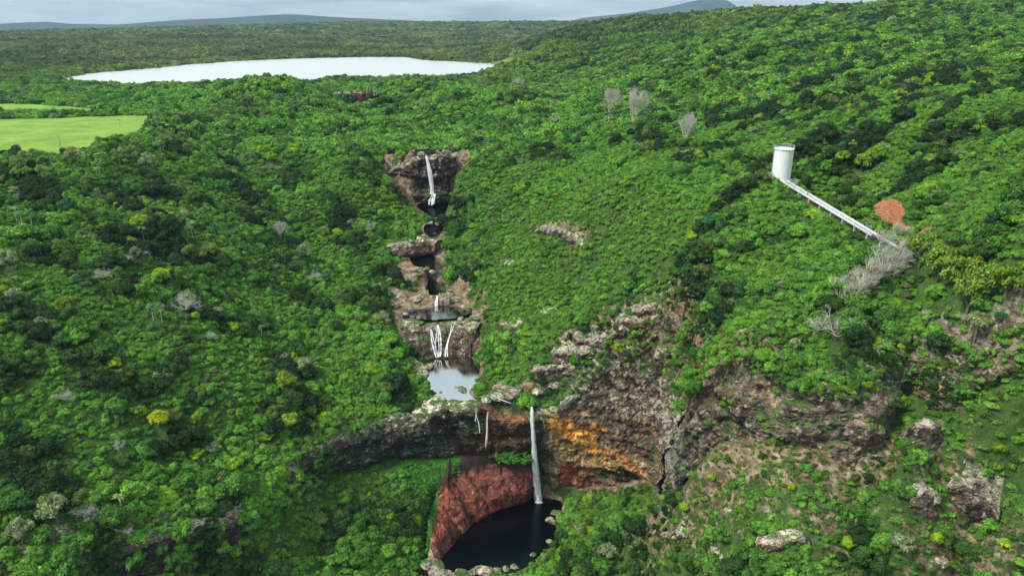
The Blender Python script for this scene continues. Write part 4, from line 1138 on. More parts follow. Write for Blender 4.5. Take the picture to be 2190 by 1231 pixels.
def keep_mask(P, rs, pad):
    x, y = P[:, 0], P[:, 1]
    k = np.ones(len(P), bool)
    near = y < 700
    for poly in WATER:
        k &= sdist(poly, x, y) > 1.6 + pad * 0.35
    k &= sdist(SLAB_FOOT, x, y) > 0.8
    k &= sdist(LAKE, x, y) > 6 + pad
    k &= fieldness(x, y) < 0.5 - 0.0 * x
    b = bareness(x, y)
    k &= rs.rand(len(P)) > b
    k &= soilness(x, y) < 0.4
    s = sdist(RIM, x, y)
    k &= ~((s > -0.8) & (s < 1.6) & (y > 120))
    k &= ~((s > -2.5) & (s < 0) & (x > 52) & (x < 97))
    k &= ~((s > -6) & (s < 5.5) & (x > -48) & (x < 9) & (y > 200))
    k &= sdist(WETZONE, x, y) > 1.5
    z = Hs(x, y)
    e = 1.5
    sl_ = np.hypot(Hs(x + e, y) - Hs(x - e, y), Hs(x, y + e) - Hs(x, y - e)) / (2 * e)
    k &= (sl_ < 3.2) | (y > 700) | (s < 0)
    for cx, cy, cr in CLEAR:
        k &= np.hypot(x - cx, y - cy) > cr + pad * 0.3
    k &= corridor(x, y) > 2.6 + 1.5 * (pad > 0)
    k &= np.hypot(x - TANK_P[0], y - TANK_P[1]) > 5.0
    # the banks in front of the pools stay low
    for hh in (0.8, 2.6):
        ax, ay, _ = proj(np.stack([x, y, z + hh + (pad > 0) * 0.8], -1))
        for poly in VIEWS: k &= (sdist(poly, ax, ay) > 0)
    return k, z
pts = []
def add(P, z, rad, idx, tone, sink=0.25, squash=1.0, stretch=None):
    n = len(P)
    an = 0.8 + 0.45 * rng.rand(n)
    sc = np.stack([rad * an, rad / an, rad * squash * (0.75 + 0.6 * rng.rand(n))], -1)
    rot = np.zeros((n, 3)); rot[:, 2] = rng.rand(n) * 6.283
    rot[:, 0] = (rng.rand(n) - .5) * 0.3; rot[:, 1] = (rng.rand(n) - .5) * 0.3
    pts.append(dict(co=np.stack([P[:, 0], P[:, 1], z - sink * rad], -1), sc=sc, rot=rot, idx=np.array(idx), tone=tone))
# A: the forest within 420 m
rsA = np.random.RandomState(21)
def species(x, y):
    k = sstep(25, 80, x) * sstep(200, 260, y)
    q = sstep(-12, 5, x) * (1 - sstep(50, 80, x)) * sstep(240, 262, y) * (1 - sstep(330, 380, y))
    return 0.5 + fbm(xyz(x, y) / 22.0 + 60, 3) * 1.6 * (1 - k) - wind_field(x, y) * 1.5 * k - 0.3 * q - 0.08 * k
P = jgrid(70, 430, 2.7, rsA)
k, z = keep_mask(P, rsA, 1.0); P = P[k]; z = z[k]
sp_ = species(P[:, 0], P[:, 1])
r = 0.9 + 0.85 * rsA.rand(len(P)) ** 1.5 + 2.3 * sstep(0.40, 0.9, sp_ + (rsA.rand(len(P)) - .5) * 0.5) * (0.5 + 0.8 * rsA.rand(len(P)))
r *= np.where(rsA.rand(len(P)) < 0.05, 1.4, 1.0)
br = bareness(P[:, 0], P[:, 1]); r *= 1 - 0.5 * br
idx = np.array(I_CROWN)[rsA.randint(0, 8, len(P))]
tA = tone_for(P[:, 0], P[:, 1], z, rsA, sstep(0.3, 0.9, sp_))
near_trees = dict(co=np.stack([P[:, 0], P[:, 1], z], -1), r=r, idx=idx, tone=tA)
# undergrowth closes the canopy between the trees
P = jgrid(70, 400, 1.9, rsA)
k, z = keep_mask(P, rsA, -0.5); P = P[k]; z = z[k]
r = 0.8 + 0.8 * rsA.rand(len(P))
lift = fbm(xyz(P[:, 0], P[:, 1]) / 5.0, 3) * 1.2 - 0.2
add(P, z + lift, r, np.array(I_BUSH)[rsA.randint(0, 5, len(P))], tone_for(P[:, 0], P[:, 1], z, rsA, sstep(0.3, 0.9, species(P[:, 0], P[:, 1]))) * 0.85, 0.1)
# bushes growing on the shelves above the faces
for fi, F in enumerate(FACE[:2]):
    rsF = np.random.RandomState(700 + fi)
    X, Y, Z, E = F['SX'], F['SY'], F['SZ'], F['es']
    pr = (0.10 * sstep(0.12, 0.3, E)) if fi == 1 else np.where(X < -46, 0.05 * sstep(0.1, 0.3, E), np.where(X > 14, 0.03 * sstep(0.3, 0.5, E), 0))
    sel = rsF.rand(*X.shape) < pr
    q = np.stack([X[sel], Y[sel]], -1); zz_ = Z[sel]; rr = 0.7 + 1.1 * rsF.rand(len(q)) ** 1.3
    add(q, zz_, rr, np.array(I_CROWN)[rsF.randint(0, 8, len(q))], tone_for(q[:, 0], q[:, 1], zz_, rsF, np.full(len(q), 0.35)), 0.2)
# bushes rooted on the rock faces
for fi, F in enumerate(FACE):
    rsF = np.random.RandomState(900 + fi)
    X, Y, Z, T = F['X'], F['Y'], F['Z'], F['t']
    hgt = (Z[-1] - Z[0])[None, :] + 0 * Z
    nz = fbm(xyz(X, Y, Z) / 6.0 + 77, 3)
    pr = 0.010 * sstep(-0.1, 0.5, nz) * (hgt > 2)
    if fi == 0:                      # the long rim: trees hide most of its left end
        ppx, ppy, _ = proj(np.stack([X, Y, Z], -1))
        cover = np.where(ppx < 640, 0.06, np.where(ppx < 700, 0.02, 0.0))
        gap = ((ppx > 390) & (ppx < 530)) | ((ppx > 240) & (ppx < 380) & (ppy > 1120)) | ((ppx > 610) & (ppx < 680))
        cover = np.where(gap, 0.010, cover)
        bowl = (X > -30) & (X < 14)
        pr = np.where(bowl, 0.0015 * (nz > 0.1), np.where(X < -52, cover, pr * 0.5))
    elif fi == 1: pr = pr * 2.2 + 0.035 * sstep(98, 106, X)
    sel = rsF.rand(*X.shape) < pr
    if not sel.any(): continue
    q = np.stack([X[sel], Y[sel]], -1); zz_ = Z[sel]
    rr = 0.45 + 0.9 * rsF.rand(len(q)) ** 1.6
    if fi == 0: rr = np.where(q[:, 0] < -64, 1.3 + 1.4 * rsF.rand(len(q)), rr)
    add(q, zz_, rr, np.array(I_BUSH)[rsF.randint(0, 5, len(q))], tone_for(q[:, 0], q[:, 1], zz_, rsF, np.full(len(q), 0.35)), 0.35)
# small bushes and grass tufts on the bare ground and ledges
P = jgrid(120, 300, 1.25, rsA)
b = bareness(P[:, 0], P[:, 1])
s = sdist(RIM, P[:, 0], P[:, 1])
k = ((b > 0.2) & (b < 0.8) & (rsA.rand(len(P)) < 0.75)) | ((s > 0.8) & (s < 4) & (rsA.rand(len(P)) < 0.45) & ~((P[:, 0] > -30) & (P[:, 0] < 8) & (P[:, 1] > 200)))
for poly in WATER: k &= sdist(poly, P[:, 0], P[:, 1]) > 1.0
k &= soilness(P[:, 0], P[:, 1]) < 0.3
P = P[k]; z = Hs(P[:, 0], P[:, 1]); r = 0.3 + 0.75 * rsA.rand(len(P)) ** 1.8
tn = tone_for(P[:, 0], P[:, 1], z, rsA); kk = rsA.rand(len(P)) < 0.5
tn = np.where(kk[:, None], np.array(TONES['olive']) * 1.0, tn * 1.15)
add(P, z, r, np.array(I_BUSH)[rsA.randint(0, 5, len(P))], tn, 0.0)
# B: middle distance
rsB = np.random.RandomState(22)
P = jgrid(430, 1000, 4.6, rsB)
k, z = keep_mask(P, rsB, 2.0); P = P[k]; z = z[k]
r = 2.6 + 1.8 * rsB.rand(len(P)); r *= 1 + 0.35 * np.clip(fbm(xyz(P[:, 0], P[:, 1]) / 40 + 60, 3), -.5, 1)
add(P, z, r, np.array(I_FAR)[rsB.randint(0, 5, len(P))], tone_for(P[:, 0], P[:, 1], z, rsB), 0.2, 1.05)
# C: beyond the lake
P = jgrid(1000, 2300, 9.5, rsB)
k, z = keep_mask(P, rsB, 4.0); P = P[k]; z = z[k]
r = 5.0 + 3.5 * rsB.rand(len(P))
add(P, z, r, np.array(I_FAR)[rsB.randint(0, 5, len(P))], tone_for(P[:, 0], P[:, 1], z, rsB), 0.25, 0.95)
P = jgrid(2300, 5200, 22, rsB)
z = Hs(P[:, 0], P[:, 1]); r = 11 + 8 * rsB.rand(len(P))
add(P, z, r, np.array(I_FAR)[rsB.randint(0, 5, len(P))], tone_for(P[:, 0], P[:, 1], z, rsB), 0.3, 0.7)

# ferns in bright mats on the ledges of the bowl
def fern_patch(poly_px, zf, sp, rmin, rmax, tone, n_seed):
    rs = np.random.RandomState(n_seed)
    poly = [W(a, b, zf) for a, b in poly_px]; A = np.array(poly)
    x0, y0 = A.min(0); x1, y1 = A.max(0)
    gx, gy = np.meshgrid(np.arange(x0, x1, sp), np.arange(y0, y1, sp))
    Q = np.stack([gx.ravel(), gy.ravel()], -1); Q = Q + (rs.rand(*Q.shape) - .5) * sp
    Q = Q[sdist(poly, Q[:, 0], Q[:, 1]) < 0]
    zq = Hq(Q[:, 0], Q[:, 1])
    return Q, zq, rmin + (rmax - rmin) * rs.rand(len(Q)), rs

for pp, zf in (([(835,1010),(870,985),(960,972),(1000,985),(960,1025),(935,1055),(915,1095),(880,1110),(830,1070)], 19), ([(905,1095),(935,1065),(915,1140),(890,1180)], 9)):
    Q, zq, rr, rs = fern_patch(pp, zf, 0.75, 0.5, 0.95, None, 5)
    kf = fbm(xyz(Q[:, 0], Q[:, 1]) / 4.0, 3) > -0.25
    Q, zq, rr = Q[kf], zq[kf], rr[kf]
    add(Q, zq, rr, np.array(I_BUSH)[rs.randint(0, 5, len(Q))], np.array(TONES['fern']) * (0.8 + 0.4 * rs.rand(len(Q), 1)), 0.1, 0.8)
rs = np.random.RandomState(9)
C_ = np.array(CREST); C_ = C_[rs.rand(len(C_)) < 0.75]
add(C_[:, :2], C_[:, 2], 0.55 + 0.6 * rs.rand(len(C_)), np.array(I_BUSH)[rs.randint(0, 5, len(C_))], np.array(TONES['fern']) * (0.7 + 0.4 * rs.rand(len(C_), 1)), 0.2, 0.9)
rs = np.random.RandomState(8)
Q = np.array([W(1062 + 74 * rs.rand(), 968 + 20 * rs.rand(), 21.5) for _ in range(110)])
add(Q, 20.6 + 1.4 * rs.rand(110), 0.5 + 0.45 * rs.rand(110), np.array(I_BUSH)[rs.randint(0, 5, 110)], np.array(TONES['fern']) * (0.7 + 0.4 * rs.rand(110, 1)), 0.2, 0.8)

# ---- pick the trees that show largest: these become things of their own
def visible(co, top):
    """not hidden behind the land"""
    n = len(co); ok = np.ones(n, bool)
    T = co + np.array([0, 0, 1]) * top[:, None]
    for f in np.linspace(0.35, 0.97, 26):
        X = T[:, 0] * f; Y = T[:, 1] * f; Z = HC + (T[:, 2] - HC) * f
        ok &= Z > Hq(X, Y) - 0.5
    return ok
nt_ = near_trees
px, py, dep = proj(nt_['co'] + np.array([0, 0, 1.5]))
scr = nt_['r'] / dep * FPX
inside = (px > 5) & (px < 2185) & (py > 10) & (py < 1226)
vis = visible(nt_['co'], nt_['r'] * 1.2)
score = np.where(inside & vis, scr, 0)
order = np.argsort(-score)[:300]
chosen = np.zeros(len(score), bool); chosen[order] = True
rest = ~chosen
pts.append(dict(co=nt_['co'][rest] - np.array([0, 0, 1]) * (0.25 * nt_['r'][rest])[:, None], sc=np.stack([nt_['r'][rest]] * 3, -1) * (0.8 + 0.45 * rng.rand(int(rest.sum()), 3)),
                rot=np.stack([(rng.rand(rest.sum()) - .5) * .3, (rng.rand(rest.sum()) - .5) * .3, rng.rand(rest.sum()) * 6.28], -1), idx=nt_['idx'][rest], tone=nt_['tone'][rest]))

def scatter(name, plist, label=None, kind='stuff'):
    co = np.concatenate([p['co'] for p in plist]); n = len(co)
    me = bpy.data.meshes.new(name); me.vertices.add(n); me.vertices.foreach_set('co', co.astype('f').ravel())
    for nm, ty, arr, key in (('sc', 'FLOAT_VECTOR', 'sc', 'vector'), ('rot', 'FLOAT_VECTOR', 'rot', 'vector'), ('tone', 'FLOAT_COLOR', 'tone', 'color'), ('idx', 'INT', 'idx', 'value')):
        a = me.attributes.new(nm, ty, 'POINT'); v = np.concatenate([p[arr] for p in plist])
        if nm == 'tone': v = np.concatenate([v, np.ones((n, 1))], 1)
        a.data.foreach_set(key, v.astype('i' if nm == 'idx' else 'f').ravel())
    o = link(name, me)
    g = bpy.data.node_groups.new(name + '_nodes', 'GeometryNodeTree')
    g.interface.new_socket(name='Geometry', in_out='INPUT', socket_type='NodeSocketGeometry')
    g.interface.new_socket(name='Geometry', in_out='OUTPUT', socket_type='NodeSocketGeometry')
    gi = N(g, 'NodeGroupInput'); go = N(g, 'NodeGroupOutput')
    ip = N(g, 'GeometryNodeInstanceOnPoints'); ci = N(g, 'GeometryNodeCollectionInfo')
    ci.inputs['Collection'].default_value = proto; ci.inputs['Separate Children'].default_value = True; ci.inputs['Reset Children'].default_value = True
    m2p = N(g, 'GeometryNodeMeshToPoints')
    g.links.new(gi.outputs[0], m2p.inputs['Mesh']); g.links.new(m2p.outputs[0], ip.inputs['Points'])
    g.links.new(ci.outputs[0], ip.inputs['Instance']); ip.inputs['Pick Instance'].default_value = True
    for nm, ty, sock in (('idx', 'INT', 'Instance Index'), ('sc', 'FLOAT_VECTOR', 'Scale')):
        na = N(g, 'GeometryNodeInputNamedAttribute', data_type=ty); na.inputs['Name'].default_value = nm
        g.links.new(na.outputs['Attribute'], ip.inputs[sock])
    na = N(g, 'GeometryNodeInputNamedAttribute', data_type='FLOAT_VECTOR'); na.inputs['Name'].default_value = 'rot'
    er = N(g, 'FunctionNodeEulerToRotation'); g.links.new(na.outputs['Attribute'], er.inputs[0]); g.links.new(er.outputs[0], ip.inputs['Rotation'])
    g.links.new(ip.outputs[0], go.inputs[0])
    md = o.modifiers.new('foliage', 'NODES'); md.node_group = g
    return tag(o, label, None, None, kind)

# ------------------------------------------------------------------ vegetation as objects
near_list = pts
scatter('forest', pts, kind='stuff')

def trunk_mesh(name, seed, h, r0, forks=3, m=None, spread=0.35):
    rs = random.Random(seed); b = MB()
    p = Vector((0, 0, -0.8)); q = Vector((rs.uniform(-.1, .1) * h, rs.uniform(-.1, .1) * h, h * 0.45))
    b.tube(p, q, r0, r0 * 0.75, 7)
    for k in range(forks):
        a = 2 * math.pi * (k + rs.random() * .5) / forks
        e = q + Vector((math.cos(a) * spread * h, math.sin(a) * spread * h, h * (0.45 + 0.2 * rs.random())))
        mid = q.lerp(e, 0.5) + Vector((0, 0, h * 0.06))
        b.tube(q, mid, r0 * 0.6, r0 * 0.45, 5); b.tube(mid, e, r0 * 0.45, r0 * 0.2, 5)
        for j in range(2):
            a2 = a + rs.uniform(-1, 1)
            b.tube(mid, mid + Vector((math.cos(a2) * .2 * h, math.sin(a2) * .2 * h, h * .25)), r0 * 0.3, r0 * 0.12, 4)
    return b.mesh(name, m or M_BARK)
TRUNKS = [trunk_mesh('trunk', k, 1.0, 0.09, 3) for k in range(4)]
PALE_TRUNKS = [trunk_mesh('trunk', 40 + k, 1.0, 0.045, 4, M_PALE_BARK, 0.3) for k in range(4)]
def place_tree(x, y, z, r, crown, tone, label, group, name='tree', lift=0.35, trunk=None, th=1.0, rs=random, squash=1.0):
    root = thing(name, (x, y, z), label, 'tree', group, rs.random() * 6.28)
    c = link('crown', crown, root, (0, 0, lift * r)); c.scale = (r, r, r * squash)
    c.rotation_euler = (rs.uniform(-.15, .15), rs.uniform(-.15, .15), rs.random() * 6.28)
    c['tone'] = [float(v) for v in tone]
    t_ = link('trunk', trunk or TRUNKS[int(rs.random() * 4)], root); t_.scale = (r * 0.9 * th, r * 0.9 * th, r * max(lift + 0.55, 0.5))
    return root
rT = random.Random(5)
zones = [('lowleft', lambda a, b, s: s > 0 and a < 1000 and b > 900, 'on the lower left slope above the rock rim'),
         ('left', lambda a, b, s: s > 0 and a < 1000, 'on the left slope of the gorge'),
         ('bowl', lambda a, b, s: s <= 0 and a < 1000, 'in the hollow left of the dark pool'),
         ('lowright', lambda a, b, s: s <= 0, 'on the rocky slope under the brown cliff'),
         ('right', lambda a, b, s: True, 'above the brown cliff on the right slope')]
for i in order:
    i = int(i)
    if score[i] <= 0: continue
    x, y, z = nt_['co'][i]; s_ = float(sdist(RIM, np.array([x]), np.array([y]))[0]); tn = nt_['tone'][i]
    lum = tn[1]; ad = 'dark green' if lum < 0.12 else ('mid green' if lum < 0.235 else 'bright green')
    where = next(w for k_, f_, w in zones if f_(px[i], py[i], s_))
    place_tree(x, y, z, float(nt_['r'][i]), CROWNS[int(nt_['idx'][i]) % 8], tn, '%s bushy broadleaf tree %s' % (ad, where), '%s trees %s' % (ad, where), rs=rT, lift=0.12)

TONE2 = {'olive2': (0.19, 0.26, 0.03), 'yellow': (0.36, 0.42, 0.02), 'pale': (0.27, 0.33, 0.15), 'lime': (0.27, 0.43, 0.03), 'limetall': (0.13, 0.36, 0.02), 'gold': (0.17, 0.28, 0.035), 'gold2': (0.20, 0.34, 0.035)}
for k, q in enumerate(LANDMARK):
    x, y, z, r = TR[q[:2]]
    sq = 1.9 if q[3] == 'limetall' else 1.15
    place_tree(x, y, z, r * (0.7 if sq > 1.5 else 1.0), (FEATHER[k % 3] if q[3] in ('gold', 'pale') else CROWNS[k % 8]), TONE2[q[3]], q[4], None, rs=rT, lift=0.5, squash=sq)
wh = [('beside the far end of the cane field', lambda x, y: y > 430), ('along the near edge of the cane field', lambda x, y: True)]
for k, (x, y, z, r) in enumerate(FEATHERY):
    w = next(a for a, f in wh if f(x, y))
    place_tree(x, y, z, r, FEATHER[k % 3], tuple(c * (0.8 + 0.4 * rT.random()) for c in TONES['feather']), 'feathery yellow-green tree with pale trunks ' + w, 'feathery trees ' + w,
               name='feathery_tree', lift=1.0, trunk=PALE_TRUNKS[k % 4], rs=rT, th=1.2)

# ---- leafless trees
def bare_mesh(seed, style):
    rs = random.Random(seed); co = []; fa = []
    def seg(a, b, r0, r1):
        d = (b - a).normalized(); q = d.to_track_quat('Z', 'Y'); o = len(co)
        for c, r in ((a, r0), (b, r1)):
            for k in range(3):
                w = 2.094 * k; co.append(tuple(c + q @ Vector((math.cos(w) * r, math.sin(w) * r, 0))))
        for k in range(3): fa.append((o + k, o + (k + 1) % 3, o + 3 + (k + 1) % 3, o + 3 + k))
    wind = {'round': Vector((0, 0, 0.05)), 'swept': Vector((0.32, 0.12, 0.16)), 'cone': Vector((0.12, 0, 0.35))}[style]
    def grow(p, d, L, r, lvl):
        n = 3; q = p
        for k in range(n):
            d = (d + wind * 0.5 + Vector((rs.gauss(0, .16), rs.gauss(0, .16), rs.gauss(0, .12)))).normalized()
            e = q + d * (L / n); seg(q, e, r * (1 - 0.25 * k / n), r * (1 - 0.25 * (k + 1) / n)); q = e
            if lvl > 0 and k < n - 1 and rs.random() < 0.75:
                s_ = (d + Vector((rs.gauss(0, .7), rs.gauss(0, .7), rs.gauss(0.1, .45)))).normalized()
                grow(q, s_, L * 0.70, r * 0.62, lvl - 1)
        if lvl > 0:
            for _ in range(2 if lvl > 1 else 3):
                s_ = (d + Vector((rs.gauss(0, .5), rs.gauss(0, .5), rs.gauss(0.0, .35)))).normalized()
                grow(q, s_, L * 0.74, r * 0.66, lvl - 1)
    for k in range(4):
        a = k * 1.57 + rs.random()
        up = {'round': 0.5, 'swept': 0.7, 'cone': 1.5}[style]
        grow(Vector((0, 0, 0.05)), Vector((math.cos(a), math.sin(a), up)).normalized(), 0.36, 0.013, 5)
    me = bpy.data.meshes.new('branches'); me.from_pydata(co, [], fa); me.materials.append(M_DEAD); me.update()
    s_ = max(max(abs(v[0]), abs(v[1])) for v in co)
    return me, s_
BM = {st: [bare_mesh(10 + k, st) for k in range(3)] for st in ('round', 'swept', 'cone')}
bare_names = {(1785,712): 'large spreading leafless pale tree, lowest of the bare trees on the right slope', (302,240): ''}
for k, q in enumerate(BARE):
    x, y, z, r = TR[q[:2]]; st = q[3]
    me, sc = BM[st][k % 3]
    if q[:2] == (1785,712): lab, gp = bare_names[(1785,712)], None
    elif st == 'swept' and q[1] > 530: lab, gp = 'wind-swept leafless grey tree in the long bare row below the pipeline', 'leafless trees in the row below the pipeline'
    elif st == 'swept': lab, gp = 'small leafless grey tree at the lower end of the pipeline', 'leafless trees at the end of the pipeline'
    elif q[:2] == (1302,240): lab, gp = 'fan-shaped pale leafless tree high on the far slope, the upper left one of a pair', None
    elif q[:2] == (1352,258): lab, gp = 'larger pale leafless tree high on the far slope, beside a dark green tree', None
    elif q[:2] == (1466,303): lab, gp = 'small pale leafless tree left of the white tank', None
    elif q[:2] == (400,660): lab, gp = 'pinkish grey leafless tree beside palms in the middle of the left slope', None
    elif q[:2] == (140,855): lab, gp = 'grey leafless tree on the left slope near the left edge', None
    elif q[:2] == (205,1195): lab, gp = 'whitish leafless shrub beside dark rock in the lower left corner', None
    elif q[0] < 1000: lab, gp = 'small grey leafless shrub poking out of the canopy on the left slope', 'small bare shrubs on the left slope'
    else: lab, gp = 'small grey leafless shrub in the dark canopy on the right slope', 'small bare shrubs on the right slope'
    root = thing('bare_tree', (x, y, z + (0.6 if r < 3 else 1.0)), lab, 'tree', gp, rT.uniform(-.4, .4))
    o = link('branches', me, root); r *= 1.3 if st != 'swept' else 1.6; o.scale = (r / sc, r / sc, r / sc * (1.0 if st != 'cone' else 1.3))
    tb = link('trunk', TRUNKS[0], root, (0, 0, -1.2)); tb.scale = (r * .35, r * .35, 1.3)

# ---- palms
def palm_meshes(seed):
    rs = np.random.RandomState(seed); V = []; F = []
    for k in range(20):
        az = k * 2.4 + rs.rand(); el = rs.uniform(-0.3, 1.1)
        d = np.array([math.cos(az) * math.cos(el), math.sin(az) * math.cos(el), math.sin(el)])
        side = np.array([-math.sin(az), math.cos(az), 0]); pts_ = []
        for j in range(6):
            u = j / 5.0; p = d * u + np.array([0, 0, -0.55 * u * u]); w = 0.16 * math.sin(min(1, u * 1.1 + .08) * math.pi) + 0.01
            pts_.append((p - side * w - (0, 0, w * .5), p + (0, 0, .02), p + side * w - (0, 0, w * .5)))
        o = len(V)
        for a in pts_: V.extend([tuple(v) for v in a])
        for j in range(5):
            for c in (0, 1): F.append((o + 3 * j + c, o + 3 * j + c + 1, o + 3 * j + 4 + c, o + 3 * j + 3 + c))
    me = bpy.data.meshes.new('fronds'); me.from_pydata(V, [], F); me.materials.append(M_LEAF); me.update()
    vcol(me, 'leafvar', np.ones((len(V), 3)) * (0.7 + 0.6 * rs.rand(len(V), 1)))
    return me
PM = [palm_meshes(k) for k in range(3)]
for k, q in enumerate(PALMS):
    x, y, z, r = TR[q[:2]]
    far = q[0] > 1000
    lab = ('tall palm on the upper right hillside, rising above the scrub' if far else {0: 'pale-stemmed palm in the cluster near the left edge', 1: 'pale-stemmed palm in the cluster near the left edge', 2: 'pale-stemmed palm in the cluster near the left edge',
           7: 'fan palm left of the pinkish leafless tree', 8: 'fan palm left of the pinkish leafless tree', 9: 'pale green palm in the lower left canopy'}.get(k, 'slender palm with a thin pale stem high on the left slope'))
    gp = None if k == 9 else ('palms on the upper right hillside' if far else ('palm cluster near the left edge' if k < 3 else ('pair of fan palms' if k in (7, 8) else 'slender palms on the left slope')))
    root = thing('palm_tree', (x, y, z), lab, 'palm', gp)
    hgt = r * 2.2
    c = link('fronds', PM[k % 3], root, (0, 0, hgt)); c.scale = (r, r, r); c.rotation_euler = (0.1, 0, k); c['tone'] = [0.20, 0.30, 0.10] if k == 9 else [0.12, 0.24, 0.08]
    b = MB(); b.tube((0, 0, -1), (0.1, 0, hgt * .5), 0.16, 0.14, 8); b.tube((0.1, 0, hgt * .5), (0, 0, hgt), 0.14, 0.11, 8)
    b.build('trunk', M_PALE_BARK, root)

# ------------------------------------------------------------------ boulders
def boulder_mesh(seed, flat=0.7, c1=(0.30, 0.255, 0.20), c2=(0.15, 0.10, 0.075)):
    co, f = ICO3; co = co.copy()
    s0 = seed * 3.1
    d = 1 + 0.6 * fbm(co * 0.9 + s0, 3) + 0.3 * np.round(fbm(co * 1.6 + s0 + 5, 2) * 4) / 4
    co = co * d[:, None] * (1, 0.85, flat)
    me = raw_mesh('boulder', co, f, [M_ROCK], False)
    n1 = fbm(co * 1.5 + s0, 3)
    c = lerp(np.zeros((len(co), 3)) + c1, c2, sstep(-.2, .3, n1 - co[:, 2] * 0.5))
    vcol(me, 'paint', np.concatenate([c, np.full((len(co), 1), 0.8)], 1)); return me
BOC = [boulder_mesh(20 + k, 0.6, (0.62, 0.55, 0.42), (0.36, 0.29, 0.2)) for k in range(4)]
BO = [boulder_mesh(k, (0.6, 0.8, 0.7, 0.55)[k % 4]) for k in range(8)]
BLD = [ # photo x, y, level or None, radius in photo px, where
 (1192,1097,0,14,'pool'),(1212,1088,0,10,'pool'),(1180,1113,0,10,'pool'),(1188,1160,0,8,'pool'),(1176,1158,0,6,'pool'),(1204,1134,None,5,'pool'),(1208,1124,None,5,'pool'),(1200,1152,None,6,'pool'),(1225,1078,None,7,'pool'),(1240,1130,None,12,'pool'),(1140,1186,0,8,'pool'),
 (930,1215,1,16,'outlet'),(950,1228,0.5,14,'outlet'),(1010,1226,0,12,'outlet'),(1035,1222,0,13,'outlet'),(1060,1222,0,10,'outlet'),(1082,1216,0,9,'outlet'),(985,1233,0,12,'outlet'),(915,1205,2,12,'outlet'),(1100,1212,0,8,'outlet'),
 (985,832,41,9,'second'),(992,835,41,6,'second'),(977,827,41,4,'second'),(943,838,41,4,'second'),(936,858,41.3,10,'lip'),(950,866,41.3,14,'lip'),(975,866,41.3,18,'lip'),(1000,868,41.3,14,'lip'),(918,868,41.8,11,'lip'),(902,880,41.5,12,'lip'),(1040,852,41.3,12,'lip'),(1060,846,41.5,9,'lip'),
 (915,785,41.3,12,'bank'),(898,782,41.5,10,'bank'),(905,800,41.3,8,'bank'),(885,776,42,9,'bank'),
 (915,637,55,12,'ledge'),(955,640,55,13,'ledge'),(975,640,54.5,10,'ledge'),(890,640,54.5,11,'ledge'),(870,645,54,10,'ledge'),(850,640,54,8,'ledge'),(880,662,53.6,9,'ledge'),(868,672,53.6,8,'ledge'),(1000,660,53.5,8,'ledge'),(895,680,53.4,5,'ledge'),(930,684,53.4,4,'ledge'),(985,682,53.4,5,'ledge'),(1015,680,53.6,9,'ledge'),(960,625,56.8,7,'ledge'),(940,634,56,6,'ledge'),
 (890,578,65.5,9,'upper'),(912,575,65.5,8,'upper'),(925,582,65.5,7,'upper'),(920,478,74.5,5,'upper'),(935,480,74.5,4,'upper'),(880,515,73,7,'upper'),(900,512,73,7,'upper'),(855,525,72.5,7,'upper'),
 (900,330,103.2,9,'top'),(930,334,103.2,8,'top'),(955,330,103.3,9,'top'),(975,334,103.3,8,'top'),(990,342,103,8,'top'),(885,342,102.8,7,'top'),
 (1080,832,None,16,'block'),(1105,835,None,16,'block'),(1085,850,None,10,'block'),(1185,852,None,12,'block'),(1150,850,None,13,'block'),(1215,858,None,12,'block'),(1520,1225,None,12,'slope'),(1560,1095,None,9,'slope'),(1445,1150,None,10,'slope'),(2010,1200,None,12,'slope')]
WHERE = {'pool': 'pale boulder on the right bank of the dark lowest pool', 'outlet': 'pale boulder at the near end of the dark lowest pool', 'second': 'small brown rock standing in the pool above the main fall', 'lip': 'cream-coloured rock on the lip left of the main waterfall',
         'bank': 'rounded rock on the left bank of the pool above the main fall', 'ledge': 'reddish brown boulder on the ledges above the twin cascade', 'upper': 'boulder in the narrow stream bed below the far waterfall', 'top': 'pale rock on the platform over the far waterfall',
         'block': 'lichen-covered rock block on the ledge right of the main fall', 'slope': 'grey boulder on the lower right slope among bushes'}
for k, (a, b_, z, rp, w) in enumerate(BLD):
    if z is None: x, y, z = ray_hit(a, b_); z = float(Hs(np.array(x), np.array(y)))
    else: x, y = W(a, b_, z)
    r = rp * proj(np.array([x, y, z]))[2] / FPX
    r *= 1.5 if w == 'lip' else 1.1
    o = link('boulder', (BOC if w == 'lip' else BO)[k % 4 if w == 'lip' else k % 8], None, (x, y, z + r * (-0.1 if w == 'lip' else 0.1))); f_ = 0.7 + 0.6 * ((k * 7) % 10) / 10.0; o.scale = (r * f_ * 1.25, r * f_, r * f_ * 0.9); o.rotation_euler = (0.2 * math.sin(k), 0.2 * math.cos(k * 2), k * 1.3)
    tag(o, WHERE[w], 'boulder', 'boulders: ' + WHERE[w])

